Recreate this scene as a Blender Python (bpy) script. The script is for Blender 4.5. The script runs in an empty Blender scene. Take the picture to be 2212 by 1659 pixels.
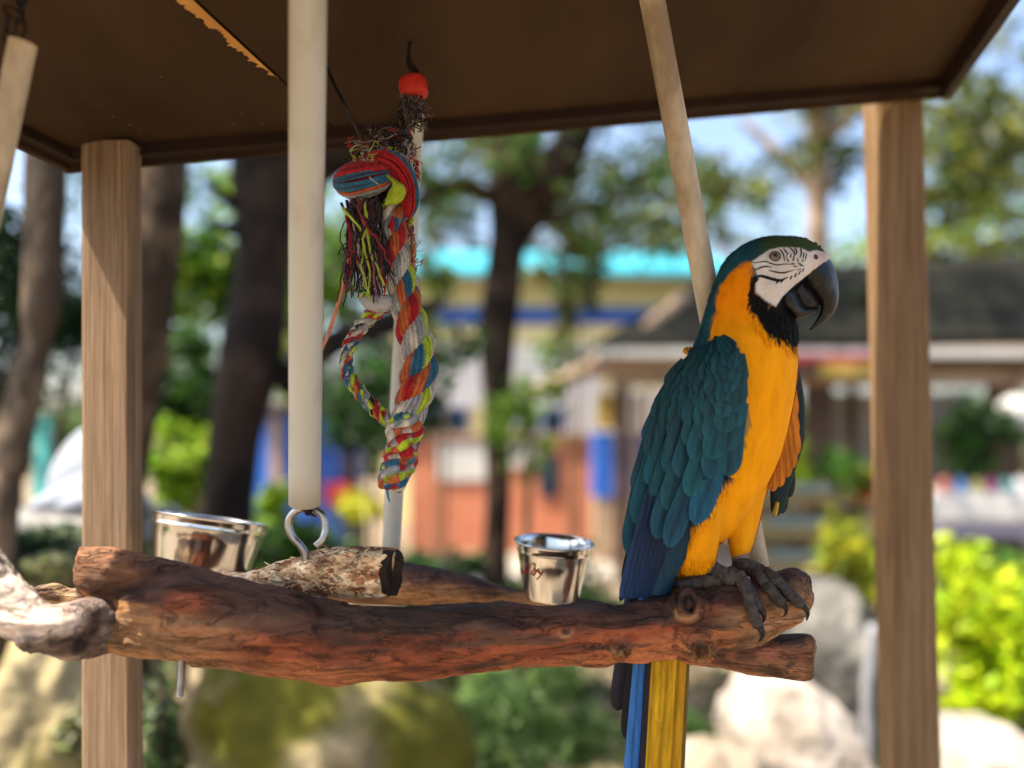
import bpy, bmesh, math, random
import numpy as np
from mathutils import Vector, Matrix, noise
from mathutils.bvhtree import BVHTree
random.seed(7); rng = np.random.default_rng(7)
S = bpy.context.scene; COL = S.collection
R = math.radians

# ------------------------------------------------------------------ camera, sky, sun, exposure
F = 1725.0; U0, HZ, EYE = 1106.0, 920.0, 1.5       # focal length and horizon in units of a 2212-wide picture
def W(u, v, z):                                     # a direction in the picture and a distance -> point in the place
    return Vector(((u-U0)/F*z, z, EYE+(HZ-v)/F*z))
cam = bpy.data.objects.new('camera', bpy.data.cameras.new('camera')); COL.objects.link(cam)
cam.location = (0, 0, EYE); cam.rotation_euler = (R(90), 0, 0)
cd = cam.data; cd.sensor_width = 36; cd.lens = 36*F/2212; cd.shift_y = (HZ-829.5)/2212
cd.clip_start = 0.02; cd.clip_end = 400
cd.dof.use_dof = True; cd.dof.focus_distance = 0.96; cd.dof.aperture_fstop = cd.lens/26.0
S.camera = cam
SUN = Vector((-0.53, -0.18, 1.0)).normalized()
wd = bpy.data.worlds.new('World'); S.world = wd; wd.use_nodes = True
nt = wd.node_tree; bg = nt.nodes['Background']
sky = nt.nodes.new('ShaderNodeTexSky'); sky.sky_type = 'NISHITA'; sky.sun_disc = False
sky.sun_elevation = math.asin(SUN.z); sky.sun_rotation = math.atan2(SUN.x, SUN.y)
sky.dust_density = 3.5; sky.ozone_density = 1.2
nt.links.new(sky.outputs[0], bg.inputs[0]); bg.inputs[1].default_value = 0.15
sun = bpy.data.objects.new('sun', bpy.data.lights.new('sun', 'SUN')); COL.objects.link(sun)
sun.data.energy = 5.0; sun.data.angle = R(0.5); sun.data.color = (1, 0.91, 0.76)
sun.rotation_euler = SUN.to_track_quat('Z', 'Y').to_euler()
vs = S.view_settings; vs.view_transform = 'Standard'; vs.look = 'None'; vs.exposure = 1.42; vs.gamma = 1
S.cycles.use_denoising = True; S.cycles.max_bounces = 6; S.cycles.diffuse_bounces = 4; S.cycles.use_adaptive_sampling = True; S.cycles.adaptive_threshold = .015; S.cycles.sample_clamp_indirect = 6

# ------------------------------------------------------------------ helpers
def empty(name, loc, label, cat, group=None):
    o = bpy.data.objects.new(name, None); o.empty_display_size = .05; COL.objects.link(o); o.location = loc
    return tag(o, label, cat, group)
def tag(o, label=None, cat=None, group=None, kind=None):
    for k, x in (('label', label), ('category', cat), ('group', group), ('kind', kind)):
        if x: o[k] = x
    return o
def base_of(p):
    b = Vector((0, 0, 0))
    while p is not None: b += p.location; p = p.parent
    return b
def mk(name, V, Fc, mat, parent=None, smooth=True, col=None, base=None, kind=None, uv=None):
    """one mesh object; V in world coordinates; parent's position becomes the local origin"""
    V = np.asarray(V, dtype=float).reshape(-1, 3)
    b = np.array(base_of(parent)) if parent is not None else (np.array(base) if base is not None else np.zeros(3))
    me = bpy.data.meshes.new(name)
    me.from_pydata((V-b).tolist(), [], [tuple(int(i) for i in f) for f in Fc] if not isinstance(Fc, np.ndarray) else Fc.tolist())
    if col is not None:
        at = me.attributes.new('Col', 'FLOAT_COLOR', 'POINT')
        c = np.ones((len(V), 4)); c[:, :3] = col; at.data.foreach_set('color', c.ravel())
    if smooth and len(me.polygons): me.polygons.foreach_set('use_smooth', [True]*len(me.polygons))
    for m in (mat if isinstance(mat, (list, tuple)) else [mat]): me.materials.append(m)
    o = bpy.data.objects.new(name, me); COL.objects.link(o)
    if parent is not None: o.parent = parent
    elif base is not None: o.location = base
    if kind: o['kind'] = kind
    me.update(); return o
class MB:
    def __init__(s): s.V = []; s.F = []; s.C = []; s.n = 0
    def add(s, V, Fc, c=None):
        V = np.asarray(V, dtype=float).reshape(-1, 3)
        s.V.append(V); s.F += [tuple(int(i)+s.n for i in f) for f in Fc]; s.n += len(V)
        if c is not None: s.C.append(np.broadcast_to(np.asarray(c, dtype=float), (len(V), 3)))
        return s
    def v(s): return np.concatenate(s.V)
    def build(s, name, mat, parent=None, **k):
        return mk(name, s.v(), s.F, mat, parent, col=np.concatenate(s.C) if s.C else None, **k)
def catmull(P, n):
    P = np.asarray(P, dtype=float); m = len(P)
    if m == 2: return P[0]+(P[1]-P[0])*np.linspace(0, 1, n)[:, None]
    t = np.linspace(0, m-1-1e-6, n); i = t.astype(int); f = (t-i)[:, None]
    p = lambda k: P[np.clip(i+k, 0, m-1)]
    a, b, c, d = p(-1), p(0), p(1), p(2)
    return .5*((2*b)+(c-a)*f+(2*a-5*b+4*c-d)*f*f+(3*b-a-3*c+d)*f**3)
def WA(P):                                          # (n,3) array of u,v,z -> world
    P = np.asarray(P, dtype=float).reshape(-1, 3)
    return np.stack([(P[:, 0]-U0)/F*P[:, 2], P[:, 2], EYE+(HZ-P[:, 1])/F*P[:, 2]], 1)
def PX(V):                                          # world -> u,v,z
    V = np.asarray(V, dtype=float)
    return np.stack([U0+F*V[:, 0]/V[:, 1], HZ-F*(V[:, 2]-EYE)/V[:, 1], V[:, 1]], 1)
def grid_faces(nr, ns, cap=True, n0=0):
    Fc = []
    for i in range(nr-1):
        for j in range(ns):
            k = (j+1) % ns
            Fc.append((n0+i*ns+j, n0+i*ns+k, n0+(i+1)*ns+k, n0+(i+1)*ns+j))
    if cap:
        Fc.append(tuple(n0+j for j in range(ns))[::-1]); Fc.append(tuple(n0+(nr-1)*ns+j for j in range(ns)))
    return Fc
def loft(ribs, nr=40, ns=28, sq=1.0):
    """ribs: Au,Av,Bu,Bv,z,b - ellipses whose outline is A and B and whose half depth is b metres"""
    rb = catmull(ribs, nr); V = []
    th = np.linspace(0, 2*math.pi, ns, endpoint=False)
    c = np.sign(np.cos(th))*np.abs(np.cos(th))**sq; s = np.sign(np.sin(th))*np.abs(np.sin(th))**sq
    for r in rb:
        m = (r[0:2]+r[2:4])/2; h = (r[0:2]-r[2:4])/2
        V.append(np.stack([m[0]+h[0]*c, m[1]+h[1]*c, r[4]+max(r[5], 1e-4)*s], 1))
    return WA(np.concatenate(V)), grid_faces(nr, ns)
def frames(P):
    P = np.asarray(P, dtype=float); T = np.gradient(P, axis=0); T /= np.linalg.norm(T, axis=1)[:, None]+1e-12
    N = np.zeros_like(P); a = np.array([0, -1.0, 0]) if abs(T[0][1]) < .9 else np.array([1.0, 0, 0])
    n = a-T[0]*a.dot(T[0]); n /= np.linalg.norm(n)
    for i in range(len(P)):
        n = n-T[i]*n.dot(T[i]); n /= np.linalg.norm(n)+1e-12; N[i] = n
    return T, N, np.cross(T, N)
def tube(P, r, ns=10, cap=True):
    P = np.asarray(P, dtype=float); r = np.broadcast_to(np.asarray(r, dtype=float), (len(P),))
    T, N, B = frames(P); th = np.linspace(0, 2*math.pi, ns, endpoint=False)
    V = P[:, None]+r[:, None, None]*(np.cos(th)[None, :, None]*N[:, None]+np.sin(th)[None, :, None]*B[:, None])
    return V.reshape(-1, 3), grid_faces(len(P), ns, cap)
def tpx(path, n=24, ns=10, cap=True):               # path of (u,v,z,r in picture units)
    p = catmull(path, n); return tube(WA(p[:, :3]), p[:, 3]*p[:, 2]/F, ns, cap)
def box(c, s, rz=0, bev=0):
    bm = bmesh.new(); bmesh.ops.create_cube(bm, size=1)
    bmesh.ops.scale(bm, vec=s, verts=bm.verts)
    if bev: bmesh.ops.bevel(bm, geom=bm.edges[:], offset=bev, segments=2, affect='EDGES', profile=.6)
    bmesh.ops.rotate(bm, cent=(0, 0, 0), matrix=Matrix.Rotation(rz, 3, 'Z'), verts=bm.verts)
    V = np.array([v.co[:] for v in bm.verts])+np.array(c); bm.verts.index_update()
    Fc = [tuple(v.index for v in f.verts) for f in bm.faces]; bm.free(); return V, Fc
def prism(bottom, up):                              # quad corners + offset vector
    b = np.asarray(bottom, dtype=float); t = b+np.asarray(up); n = len(b)
    return np.concatenate([b, t]), [tuple(range(n))[::-1], tuple(range(n, 2*n))]+[(i, (i+1) % n, n+(i+1) % n, n+i) for i in range(n)]
def lathe(prof, seg=48, M=None):
    V = [(r*math.cos(a), r*math.sin(a), h) for r, h in prof for a in np.linspace(0, 2*math.pi, seg, endpoint=False)]
    V = np.array(V)
    if M is not None: V = np.array([(M @ Vector(p))[:] for p in V])
    return V, grid_faces(len(prof), seg, False)
def remesh(V, Fc, vox, sm=4):
    me = bpy.data.meshes.new('tmp'); me.from_pydata(np.asarray(V).tolist(), [], Fc)
    o = bpy.data.objects.new('tmp', me); COL.objects.link(o)
    m = o.modifiers.new('r', 'REMESH'); m.mode = 'VOXEL'; m.voxel_size = vox
    if sm: q = o.modifiers.new('s', 'SMOOTH'); q.iterations = sm; q.factor = .5
    dg = bpy.context.evaluated_depsgraph_get(); dg.update()
    r = bpy.data.meshes.new_from_object(o.evaluated_get(dg))
    n = len(r.vertices); V2 = np.zeros(n*3); r.vertices.foreach_get('co', V2); V2 = V2.reshape(-1, 3)
    N2 = np.zeros(n*3); r.vertex_normals.foreach_get('vector', N2); N2 = N2.reshape(-1, 3)
    F2 = [tuple(p.vertices) for p in r.polygons]
    bpy.data.objects.remove(o); bpy.data.meshes.remove(me); bpy.data.meshes.remove(r)
    return V2, F2, N2
def fbm(P, sc=(1, 1, 1), oct=3, off=0.0):
    Q = np.asarray(P)*np.asarray(sc)+off
    return np.array([noise.fractal(Vector(q), 1.0, 2.0, oct) for q in Q])
def nz(P, sc=(1, 1, 1), off=0.0):
    Q = np.asarray(P)*np.asarray(sc)+off
    return np.array([noise.noise(Vector(q)) for q in Q])
def sm01(x, a, b): t = np.clip((x-a)/(b-a), 0, 1); return t*t*(3-2*t)
def mix(a, b, t): t = np.asarray(t)[:, None]; return np.asarray(a)*(1-t)+np.asarray(b)*t
def polysd(P, poly):                                # signed distance to a polygon, positive inside
    P = np.asarray(P)[:, :2]; Q = np.asarray(poly, dtype=float); d = np.full(len(P), 1e9); ins = np.zeros(len(P), bool)
    for i in range(len(Q)):
        a, b = Q[i], Q[(i+1) % len(Q)]; e = b-a
        t = np.clip(((P-a)@e)/(e@e+1e-9), 0, 1); d = np.minimum(d, np.linalg.norm(P-a-t[:, None]*e, axis=1))
        c = (a[1] > P[:, 1]) != (b[1] > P[:, 1])
        x = e[0]*(P[:, 1]-a[1])/(e[1] if abs(e[1]) > 1e-9 else 1e-9)+a[0]; ins ^= c & (P[:, 0] < x)
    return np.where(ins, d, -d)

# ------------------------------------------------------------------ materials
MATS = {}
def M(name, c1=(.5, .5, .5), c2=None, scale=8, stretch=(1, 1, 1), rough=.6, metal=0, bump=0, bscale=None, attr=False,
      trans=0, spec=.2, detail=6, lo=.35, hi=.65, sheen=0, rot=(0, 0, 0), bdist=.01, coat=0):
    if name in MATS: return MATS[name]
    m = bpy.data.materials.new(name); m.use_nodes = True; n = m.node_tree.nodes; L = m.node_tree.links
    p = n['Principled BSDF']; p.inputs['Roughness'].default_value = rough; p.inputs['Metallic'].default_value = metal
    p.inputs['Specular IOR Level'].default_value = spec
    if sheen: p.inputs['Sheen Weight'].default_value = sheen; p.inputs['Sheen Roughness'].default_value = .4
    if coat: p.inputs['Coat Weight'].default_value = coat
    tc = n.new('ShaderNodeTexCoord'); mp = n.new('ShaderNodeMapping'); mp.inputs['Scale'].default_value = stretch
    mp.inputs['Rotation'].default_value = rot
    L.new(tc.outputs['Object'], mp.inputs[0])
    src = None
    if c2 is not None or attr:
        t = n.new('ShaderNodeTexNoise'); t.inputs['Scale'].default_value = scale; t.inputs['Detail'].default_value = detail
        t.inputs['Roughness'].default_value = .62
        L.new(mp.outputs[0], t.inputs['Vector'])
        cr = n.new('ShaderNodeValToRGB'); cr.color_ramp.elements[0].position = lo; cr.color_ramp.elements[1].position = hi
        cr.color_ramp.elements[0].color = (*c1, 1); cr.color_ramp.elements[1].color = (*(c2 or c1), 1)
        L.new(t.outputs[0], cr.inputs[0]); src = cr.outputs[0]
        if attr:
            a = n.new('ShaderNodeAttribute'); a.attribute_name = 'Col'
            mx = n.new('ShaderNodeMix'); mx.data_type = 'RGBA'; mx.blend_type = 'MULTIPLY'; mx.inputs[0].default_value = 1
            L.new(a.outputs['Color'], mx.inputs[6]); L.new(src, mx.inputs[7]); src = mx.outputs[2]
        L.new(src, p.inputs['Base Color'])
    else: p.inputs['Base Color'].default_value = (*c1, 1)
    if bump:
        t2 = n.new('ShaderNodeTexNoise'); t2.inputs['Scale'].default_value = bscale or scale*2; t2.inputs['Detail'].default_value = 8
        L.new(mp.outputs[0], t2.inputs['Vector'])
        b = n.new('ShaderNodeBump'); b.inputs['Strength'].default_value = bump; b.inputs['Distance'].default_value = bdist
        L.new(t2.outputs[0], b.inputs['Height']); L.new(b.outputs[0], p.inputs['Normal'])
    if trans:
        tr = n.new('ShaderNodeBsdfTranslucent'); ms = n.new('ShaderNodeMixShader'); ms.inputs[0].default_value = trans
        if src is not None: L.new(src, tr.inputs[0])
        else: tr.inputs[0].default_value = (*c1, 1)
        L.new(p.outputs[0], ms.inputs[1]); L.new(tr.outputs[0], ms.inputs[2])
        L.new(ms.outputs[0], n['Material Output'].inputs[0])
    MATS[name] = m; return m
W1, W0 = (1.12,)*3, (.72,)*3
m_leaf = M('leaf', W0, W1, 30, attr=True, rough=.45, trans=.45, spec=.25)
m_bark = M('tree_bark', (.5, .5, .5), (1.3, 1.3, 1.3), 9, (1, 1, .35), .85, attr=True, bump=.9, bscale=26, bdist=.03)
m_rock = M('rock', (.55, .55, .55), (1.25, 1.25, 1.25), 5, rough=.9, attr=True, bump=.8, bscale=16, bdist=.03)
m_perch = M('perch_wood', (.42, .40, .40), (1.3, 1.25, 1.2), 26, (.28, 1, 1), .74, attr=True, lo=.36, hi=.62, spec=.3)
def flaky(m, sx=.22):
    n = m.node_tree.nodes; L = m.node_tree.links; p = n['Principled BSDF']; src = p.inputs['Base Color'].links[0].from_socket
    tc = n.new('ShaderNodeTexCoord')
    def N_(sc, stretch, det, rough=.65):
        mp = n.new('ShaderNodeMapping'); mp.inputs['Scale'].default_value = stretch; L.new(tc.outputs['Object'], mp.inputs[0])
        t = n.new('ShaderNodeTexNoise'); t.inputs['Scale'].default_value = sc; t.inputs['Detail'].default_value = det; t.inputs['Roughness'].default_value = rough; t.inputs['Distortion'].default_value = .6
        L.new(mp.outputs[0], t.inputs['Vector']); return t.outputs[0]
    def ramp(x, pts):
        r = n.new('ShaderNodeValToRGB'); e = r.color_ramp.elements
        while len(e) < len(pts): e.new(.5)
        for q, (a, c) in zip(e, pts): q.position = a; q.color = (c, c, c, 1)
        L.new(x, r.inputs[0]); return r.outputs[0]
    def mul(a, b, bt='MULTIPLY', f=1.0):
        mx = n.new('ShaderNodeMix'); mx.data_type = 'RGBA'; mx.blend_type = bt; mx.inputs[0].default_value = f; L.new(a, mx.inputs[6]); L.new(b, mx.inputs[7]); return mx.outputs[2]
    f1 = N_(34, (sx, 1, 1), 5); crack = ramp(f1, [(.44, 1), (.488, .62), (.50, .5), (.52, 1)])   # edges of peeling bark
    f2 = N_(120, (sx*1.6, 1, 1), 10, .75); fine = ramp(f2, [(.28, .62), (.72, 1.32)])
    f3 = N_(300, (.5, 1, 1), 4); spk = ramp(f3, [(.30, .5), (.42, 1)])
    L.new(mul(mul(mul(src, crack), fine), spk), p.inputs['Base Color'])
    h = mul(ramp(f1, [(.40, 0), (.49, .35), (.51, .75), (.7, 1)]), f2, 'ADD', .55)
    b = n.new('ShaderNodeBump'); b.inputs['Strength'].default_value = 1; b.inputs['Distance'].default_value = .006; L.new(h, b.inputs['Height']); L.new(b.outputs[0], p.inputs['Normal'])
flaky(m_perch)
m_chew = M('chewed_wood', (.95, .88, .80), (1.5, 1.5, 1.45), 30, (.5, 1, 1), .85, attr=True, lo=.4, hi=.6); flaky(m_chew, .5)
m_ply = M('brown_painted_plywood', (.027, .013, .0048), (.060, .030, .0115), 4, (1, .3, 1), .75, bump=.5, bscale=40, bdist=.002, rot=(0, 0, R(13)))
m_plydark = M('dark_trim_paint', (.018, .008, .005), (.032, .015, .009), 12, rough=.6, bump=.3)
m_torn = M('torn_plywood_veneer', (.42, .19, .045), (.62, .33, .10), 18, (1, .2, 1), .9, bump=.8, bscale=60, bdist=.003, rot=(0, 0, R(13)))
def wood_post(name, a, b, dark=(.10, .05, .02)):
    m = M(name, a, b, 3.2, (44, 44, .9), .8, bump=.6, bscale=5, bdist=.002, lo=.34, hi=.66, detail=6)
    n = m.node_tree.nodes; L = m.node_tree.links; p = n['Principled BSDF']
    tc = n.new('ShaderNodeTexCoord'); mp = n.new('ShaderNodeMapping'); mp.inputs['Scale'].default_value = (1, 1, .045)
    L.new(tc.outputs['Object'], mp.inputs[0])
    w = n.new('ShaderNodeTexWave'); w.wave_type = 'RINGS'; w.rings_direction = 'SPHERICAL'; w.inputs['Scale'].default_value = 95
    w.inputs['Distortion'].default_value = 7; w.inputs['Detail'].default_value = 3; w.inputs['Detail Scale'].default_value = 2.5
    mp.inputs['Location'].default_value = (.06, .09, .02)
    L.new(mp.outputs[0], w.inputs[0])
    mx = n.new('ShaderNodeMix'); mx.data_type = 'RGBA'; mx.blend_type = 'MIX'; mx.inputs[7].default_value = (*dark, 1)
    old = p.inputs['Base Color'].links[0].from_socket
    cr = n.new('ShaderNodeMath'); cr.operation = 'MULTIPLY'; cr.inputs[1].default_value = .42
    L.new(w.outputs['Fac'], cr.inputs[0]); L.new(cr.outputs[0], mx.inputs[0]); L.new(old, mx.inputs[6]); L.new(mx.outputs[2], p.inputs['Base Color'])
    return m
m_post = wood_post('weathered_pine', (.15, .092, .050), (.33, .225, .14), (.085, .046, .022))
m_post2 = wood_post('dull_pine', (.15, .085, .038), (.32, .20, .10), (.06, .027, .010))
m_pvc = M('aged_plastic_pipe', (.42, .385, .30), (.56, .53, .45), 18, (1, 1, .35), .45, bump=.12, bscale=120, lo=.30, hi=.52, detail=12)
m_pvc2 = M('grimy_plastic_pipe', (.30, .22, .14), (.62, .52, .38), 16, (1, 1, .45), .6, bump=.2, bscale=60, lo=.36, hi=.62, bdist=.002)
m_steel = M('stainless_steel', (.78, .76, .73), (.62, .60, .57), 40, (1, 1, .1), .16, 1, spec=.5)
m_steel2 = M('dull_zinc', (.50, .48, .45), (.30, .28, .26), 60, rough=.32, metal=1)
m_blackmetal = M('rusty_black_metal', (.015, .013, .012), (.05, .035, .028), 60, rough=.6, metal=.4, bump=.3)
m_rope = M('cotton_rope', (.66, .66, .66), (1.15, 1.15, 1.15), 160, (1, 1, .5), .92, attr=True, bump=.7, bscale=420, bdist=.002, sheen=.25, spec=.1)
m_redplastic = M('red_plastic', (.42, .02, .012), (.55, .035, .02), 60, rough=.45)
m_plume = M('plumage', (.88, .86, .84), (1.07, 1.08, 1.08), 60, (1, 1, .3), .66, attr=True, spec=.06, bump=.35, bscale=240, bdist=.0012)
m_plume.node_tree.nodes['Principled BSDF'].inputs['Subsurface Weight'].default_value = 0
m_feath = M('flight_feathers', (.74, .74, .74), (1.2, 1.2, 1.2), 90, (2.2, 2.2, .3), .5, attr=True, bump=.55, bscale=230, bdist=.0012, spec=.16)
m_beak = M('black_horn', (.006, .0055, .0055), (.085, .074, .066), 42, (1, 1, .6), .36, bump=.35, bscale=130, bdist=.002, lo=.50, hi=.78, spec=.3)
m_foot = M('scaly_skin', (.028, .022, .019), (.085, .068, .056), 110, rough=.6, bump=.8, bscale=190, bdist=.003)
m_claw = M('claw_horn', (.010, .009, .009), (.03, .027, .025), 90, rough=.3)
m_black = M('black_feather_lines', (.008, .007, .007), rough=.8)
m_eye = M('eye_iris', (.16, .11, .07), rough=.08, coat=1)
m_pupil = M('eye_pupil', (.004, .004, .004), rough=.05, coat=1)
m_soil = M('garden_soil', (.13, .095, .06), (.28, .22, .15), 1.3, rough=.95, bump=.6, bscale=30, bdist=.02)

def leaves(n, c, r, size, cols, clumps=10, spread=.33, up=.3, aspect=2.0, flat=None):
    """n leaf blades in clumps inside an ellipsoid -> V, F(np), C"""
    c = np.array(c, float); r = np.array(r, float)
    d = rng.normal(size=(clumps, 3)); d /= np.linalg.norm(d, axis=1)[:, None]
    cc = d*(rng.random((clumps, 1))**.45)*(1-spread*.5)
    k = rng.integers(0, clumps, n)
    P = (cc[k]+rng.normal(size=(n, 3))*spread*.55)*r+c
    N = rng.normal(size=(n, 3)); N[:, 2] = np.abs(N[:, 2])+up; N /= np.linalg.norm(N, axis=1)[:, None]
    A = np.cross(N, rng.normal(size=(n, 3))); A /= np.linalg.norm(A, axis=1)[:, None]; B = np.cross(N, A)
    s = size*(.6+.8*rng.random((n, 1)))
    V = np.stack([P-A*s*.5, P+B*s*.5/aspect+N*s*.08, P+A*s*.5, P-B*s*.5/aspect+N*s*.08], 1).reshape(-1, 3)
    Fq = np.arange(n*4).reshape(n, 4)
    cols = np.array(cols, float); kc = rng.random((clumps, 3))
    C = cols[rng.integers(0, len(cols), n)]*(.7+.6*rng.random((n, 1)))*(.75+.5*kc[k][:, :1])
    return V, Fq, np.repeat(C, 4, 0)
G_DARK = [(.012, .035, .010), (.02, .05, .014), (.03, .06, .02)]
G_MID = [(.04, .12, .015), (.06, .155, .02), (.035, .095, .015)]
G_LIME = [(.20, .33, .015), (.28, .38, .025), (.12, .25, .015)]
G_OLIVE = [(.10, .12, .035), (.14, .15, .05), (.06, .08, .025)]
def crown(name, n, spec, size, cols, parent, **k):
    VV, FF, CC, o = [], [], [], 0
    tot = sum(s[3]*s[4]*s[5] for s in spec)
    for s in spec:
        m = max(60, int(n*s[3]*s[4]*s[5]/tot)); V, Fq, C = leaves(m, s[:3], s[3:6], size, cols, **k)
        VV.append(V); FF.append(Fq+o); CC.append(C); o += len(V)
    return mk(name, np.concatenate(VV), np.concatenate(FF), m_leaf, parent, smooth=False, col=np.concatenate(CC))
def trunk(name, ribs, parent, c1, c2, amp=.012, nr=60, ns=24, limbs=(), moss=None):
    V, Fc = loft(ribs, nr, ns); n0 = len(V); b = MB().add(V, Fc)
    for l in limbs: b.add(*tpx(l, 24, 10))
    V = b.v(); ctr = V.mean(0); P = PX(V); sz = amp*60
    f = fbm(V, (7/sz*.5, 7/sz*.5, 3/sz*.5), 4)
    D = V-np.array([0, 1, 0]); nrm = np.zeros_like(V)
    me = bpy.data.meshes.new('t'); me.from_pydata(V.tolist(), [], b.F); me.vertex_normals.foreach_get('vector', tmp := np.zeros(len(V)*3)); nrm = tmp.reshape(-1, 3); bpy.data.meshes.remove(me)
    V = V+nrm*(f*amp)[:, None]
    C = mix(c1, c2, sm01(fbm(V, (4, 4, 5), 3, 9.1), -.25, .35))
    if moss is not None: C = mix(C, moss, sm01(fbm(V, (3, 3, 3), 2, 4.2), .1, .5)*.6)
    return mk(name, V, b.F, m_bark, parent, col=C)

# ------------------------------------------------------------------ ground
def gv(z): return HZ+F*EYE/z                        # picture height of the ground at a distance
n = 90; xs = np.linspace(-1, 1, n); xs = np.sign(xs)*np.abs(xs)**2.2*120; ys = np.linspace(-1, 1, n); ys = np.sign(ys)*np.abs(ys)**2.2*150+6
X, Y = np.meshgrid(xs, ys); G = np.stack([X.ravel(), Y.ravel(), np.zeros(n*n)], 1)
G[:, 2] = nz(G, (.6, .6, 1))*.03*np.clip(1-np.hypot(G[:, 0], G[:, 1]-5)/30, 0, 1)-.01
gf = [(i*n+j, i*n+j+1, (i+1)*n+j+1, (i+1)*n+j) for i in range(n-1) for j in range(n-1)]
tag(mk('ground', G, gf, m_soil), kind='structure')
pav = M('pale_paving', (.30, .27, .23), (.40, .36, .31), 3, rough=.9, bump=.3, bscale=40)
pv = [(-2.2, 6.2), (-1.0, 7.4), (1.5, 7.7), (4.2, 6.9), (9, 6.6), (9, 8.2), (4, 9.0), (1, 9.2), (-2, 8.8), (-9, 7.6), (-9, 6.2)]
tag(mk('garden_path', [(x, y, .032) for x, y in pv], [tuple(range(len(pv)))], pav, smooth=False), kind='structure')
lawnv = []
V, Fq, C = leaves(9000, (0, 4.4, .05), (6, 2.2, .05), .09, G_MID+G_OLIVE, clumps=60, spread=.25, up=.1, aspect=4)
tag(mk('ground_cover', V, Fq, m_leaf, smooth=False, col=C, kind='stuff'), 'low green ground cover between the boulders and the path', 'ground cover')

# ------------------------------------------------------------------ shelter: roof and posts
VP = Vector((394/F, 1, -80/F)).normalized()            # direction of the roof's side edges
BL = W(160, 318, 1.125); BR = W(2026, 168, 1.42); DEP = 2.0
nrm = (BR-BL).cross(VP).normalized();  nrm = nrm if nrm.z > 0 else -nrm
shel = empty('perch_shelter', (BL.x+.6, .6, 0), 'brown plywood roof on square pine posts over the hanging perch', 'shelter')
def roofpt(f, d, h=0): return np.array(BL+(BR-BL)*f-VP*d+nrm*h)
def plane_hit(u, v, h=0):
    o = Vector((0, 0, EYE)); d = W(u, v, 1)-o; p0 = BL+nrm*h
    return o+d*((p0-o).dot(nrm)/d.dot(nrm))
def fd_of(p): A = np.stack([np.array(BR-BL), -np.array(VP)], 1); return np.linalg.lstsq(A, np.array(p-BL), rcond=None)[0]
fg = fd_of(plane_hit(595, 160))[0]; dv0 = fd_of(plane_hit(600, 168))[1]; dv1 = fd_of(plane_hit(420, -20))[1]
for f0, f1 in ((-.004, fg-.0012), (fg+.0012, 1.004)):
    V, Fc = prism([roofpt(f0, -.004), roofpt(f1, -.004), roofpt(f1, DEP), roofpt(f0, DEP)], np.array(nrm*.018))
    mk('roof_panel', V, Fc, m_ply, shel, smooth=False)
V, Fc = prism([roofpt(-.02, -.02, .020), roofpt(1.02, -.02, .020), roofpt(1.02, DEP, .020), roofpt(-.02, DEP, .020)], np.array(nrm*.012))
mk('roof_sheet', V, Fc, m_plydark, shel, smooth=False)
def strip(f0, d0, f1, d1, f2, d2, f3, d3, h0, h1, nm, mt):
    V, Fc = prism([roofpt(f0, d0, h0), roofpt(f1, d1, h0), roofpt(f2, d2, h0), roofpt(f3, d3, h0)], np.array(nrm*(h1-h0)))
    return mk(nm, V, Fc, mt, shel, smooth=False)
e = .0
strip(-.0055, -.026, 1.0055, -.026, 1.0055, -.006, -.0055, -.006, -.016, .016, 'edge_trim', m_plydark)
strip(-.019, -.0305, -.006, -.0305, -.006, DEP, -.019, DEP, -.013, .016, 'edge_trim', m_plydark)
strip(1.006, -.026, 1.02, -.026, 1.02, DEP, 1.006, DEP, -.030, .016, 'edge_trim', m_plydark)
strip(-.026, -.0375, 1.02, -.0375, 1.02, -.031, -.026, -.031, -.022, .004, 'fascia_edge', m_ply)
strip(-.026, -.03, -.020, -.03, -.020, DEP, -.026, DEP, -.020, .004, 'fascia_edge', m_ply)
# torn strip of bare veneer beside the joint
N = 90; L_, R_ = [], []; jag = 0
for i in range(N):
    t = i/(N-1); d_ = dv0+(dv1-dv0)*t; w = .0185*(1-(1-t)**1.5)+.0008
    jag = jag*.62+rng.normal()*.0016; w2 = max(.0004, w+jag+(.0045*(1-t) if i % 17 in (5, 6) else 0)-(.004 if i % 23 == 9 else 0))
    L_.append(roofpt(fg-w2/(BR-BL).length, d_, -.0011)); R_.append(roofpt(fg-.0014, d_, -.0011))
V = np.array(L_+R_); Fc = [(i, i+1, N+i+1, N+i) for i in range(N-1)]
mk('torn_veneer', V, Fc, m_torn, shel, smooth=False)
for (u, v, l) in ((640, 388, 14), (520, 245, 5), (500, 265, 8), (300, 280, 9), (330, 285, 12), (275, 268, 8), (855, 79, 9), (1215, 185, 12), (345, 165, 5), (560, 265, 8), (240, 250, 7)):
    p = np.array(plane_hit(u, v, -.0008)); q = np.array(plane_hit(u+l, v+l*.35, -.0008)); k = np.array(plane_hit(u+l*.6, v+2.5, -.0008))
    mk('paint_chip', [p, q, k], [(0, 1, 2)], m_torn, shel, smooth=False)
def post(nm, top, bot, w, d, mat, ang):
    """square post between two points given at the middle of the front face"""
    top, bot = Vector(top), Vector(bot); ax = Vector((math.cos(ang), math.sin(ang), 0)); ay = Vector((-math.sin(ang), math.cos(ang), 0))
    V = []; nn = 40
    for i in range(nn):
        c = bot+(top-bot)*i/(nn-1)
        for (p, q) in ((-.5, .06), (-.44, 0), (.44, 0), (.5, .06), (.5, .94), (.44, 1), (-.44, 1), (-.5, .94)):
            V.append(c+ax*p*w+ay*q*d)
    V = np.array([x[:] for x in V]); V[:, :2] += (nz(V, (9, 9, 3))*.0009)[:, None]
    return mk(nm, V, grid_faces(nn, 8), mat, shel, smooth=False)
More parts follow.
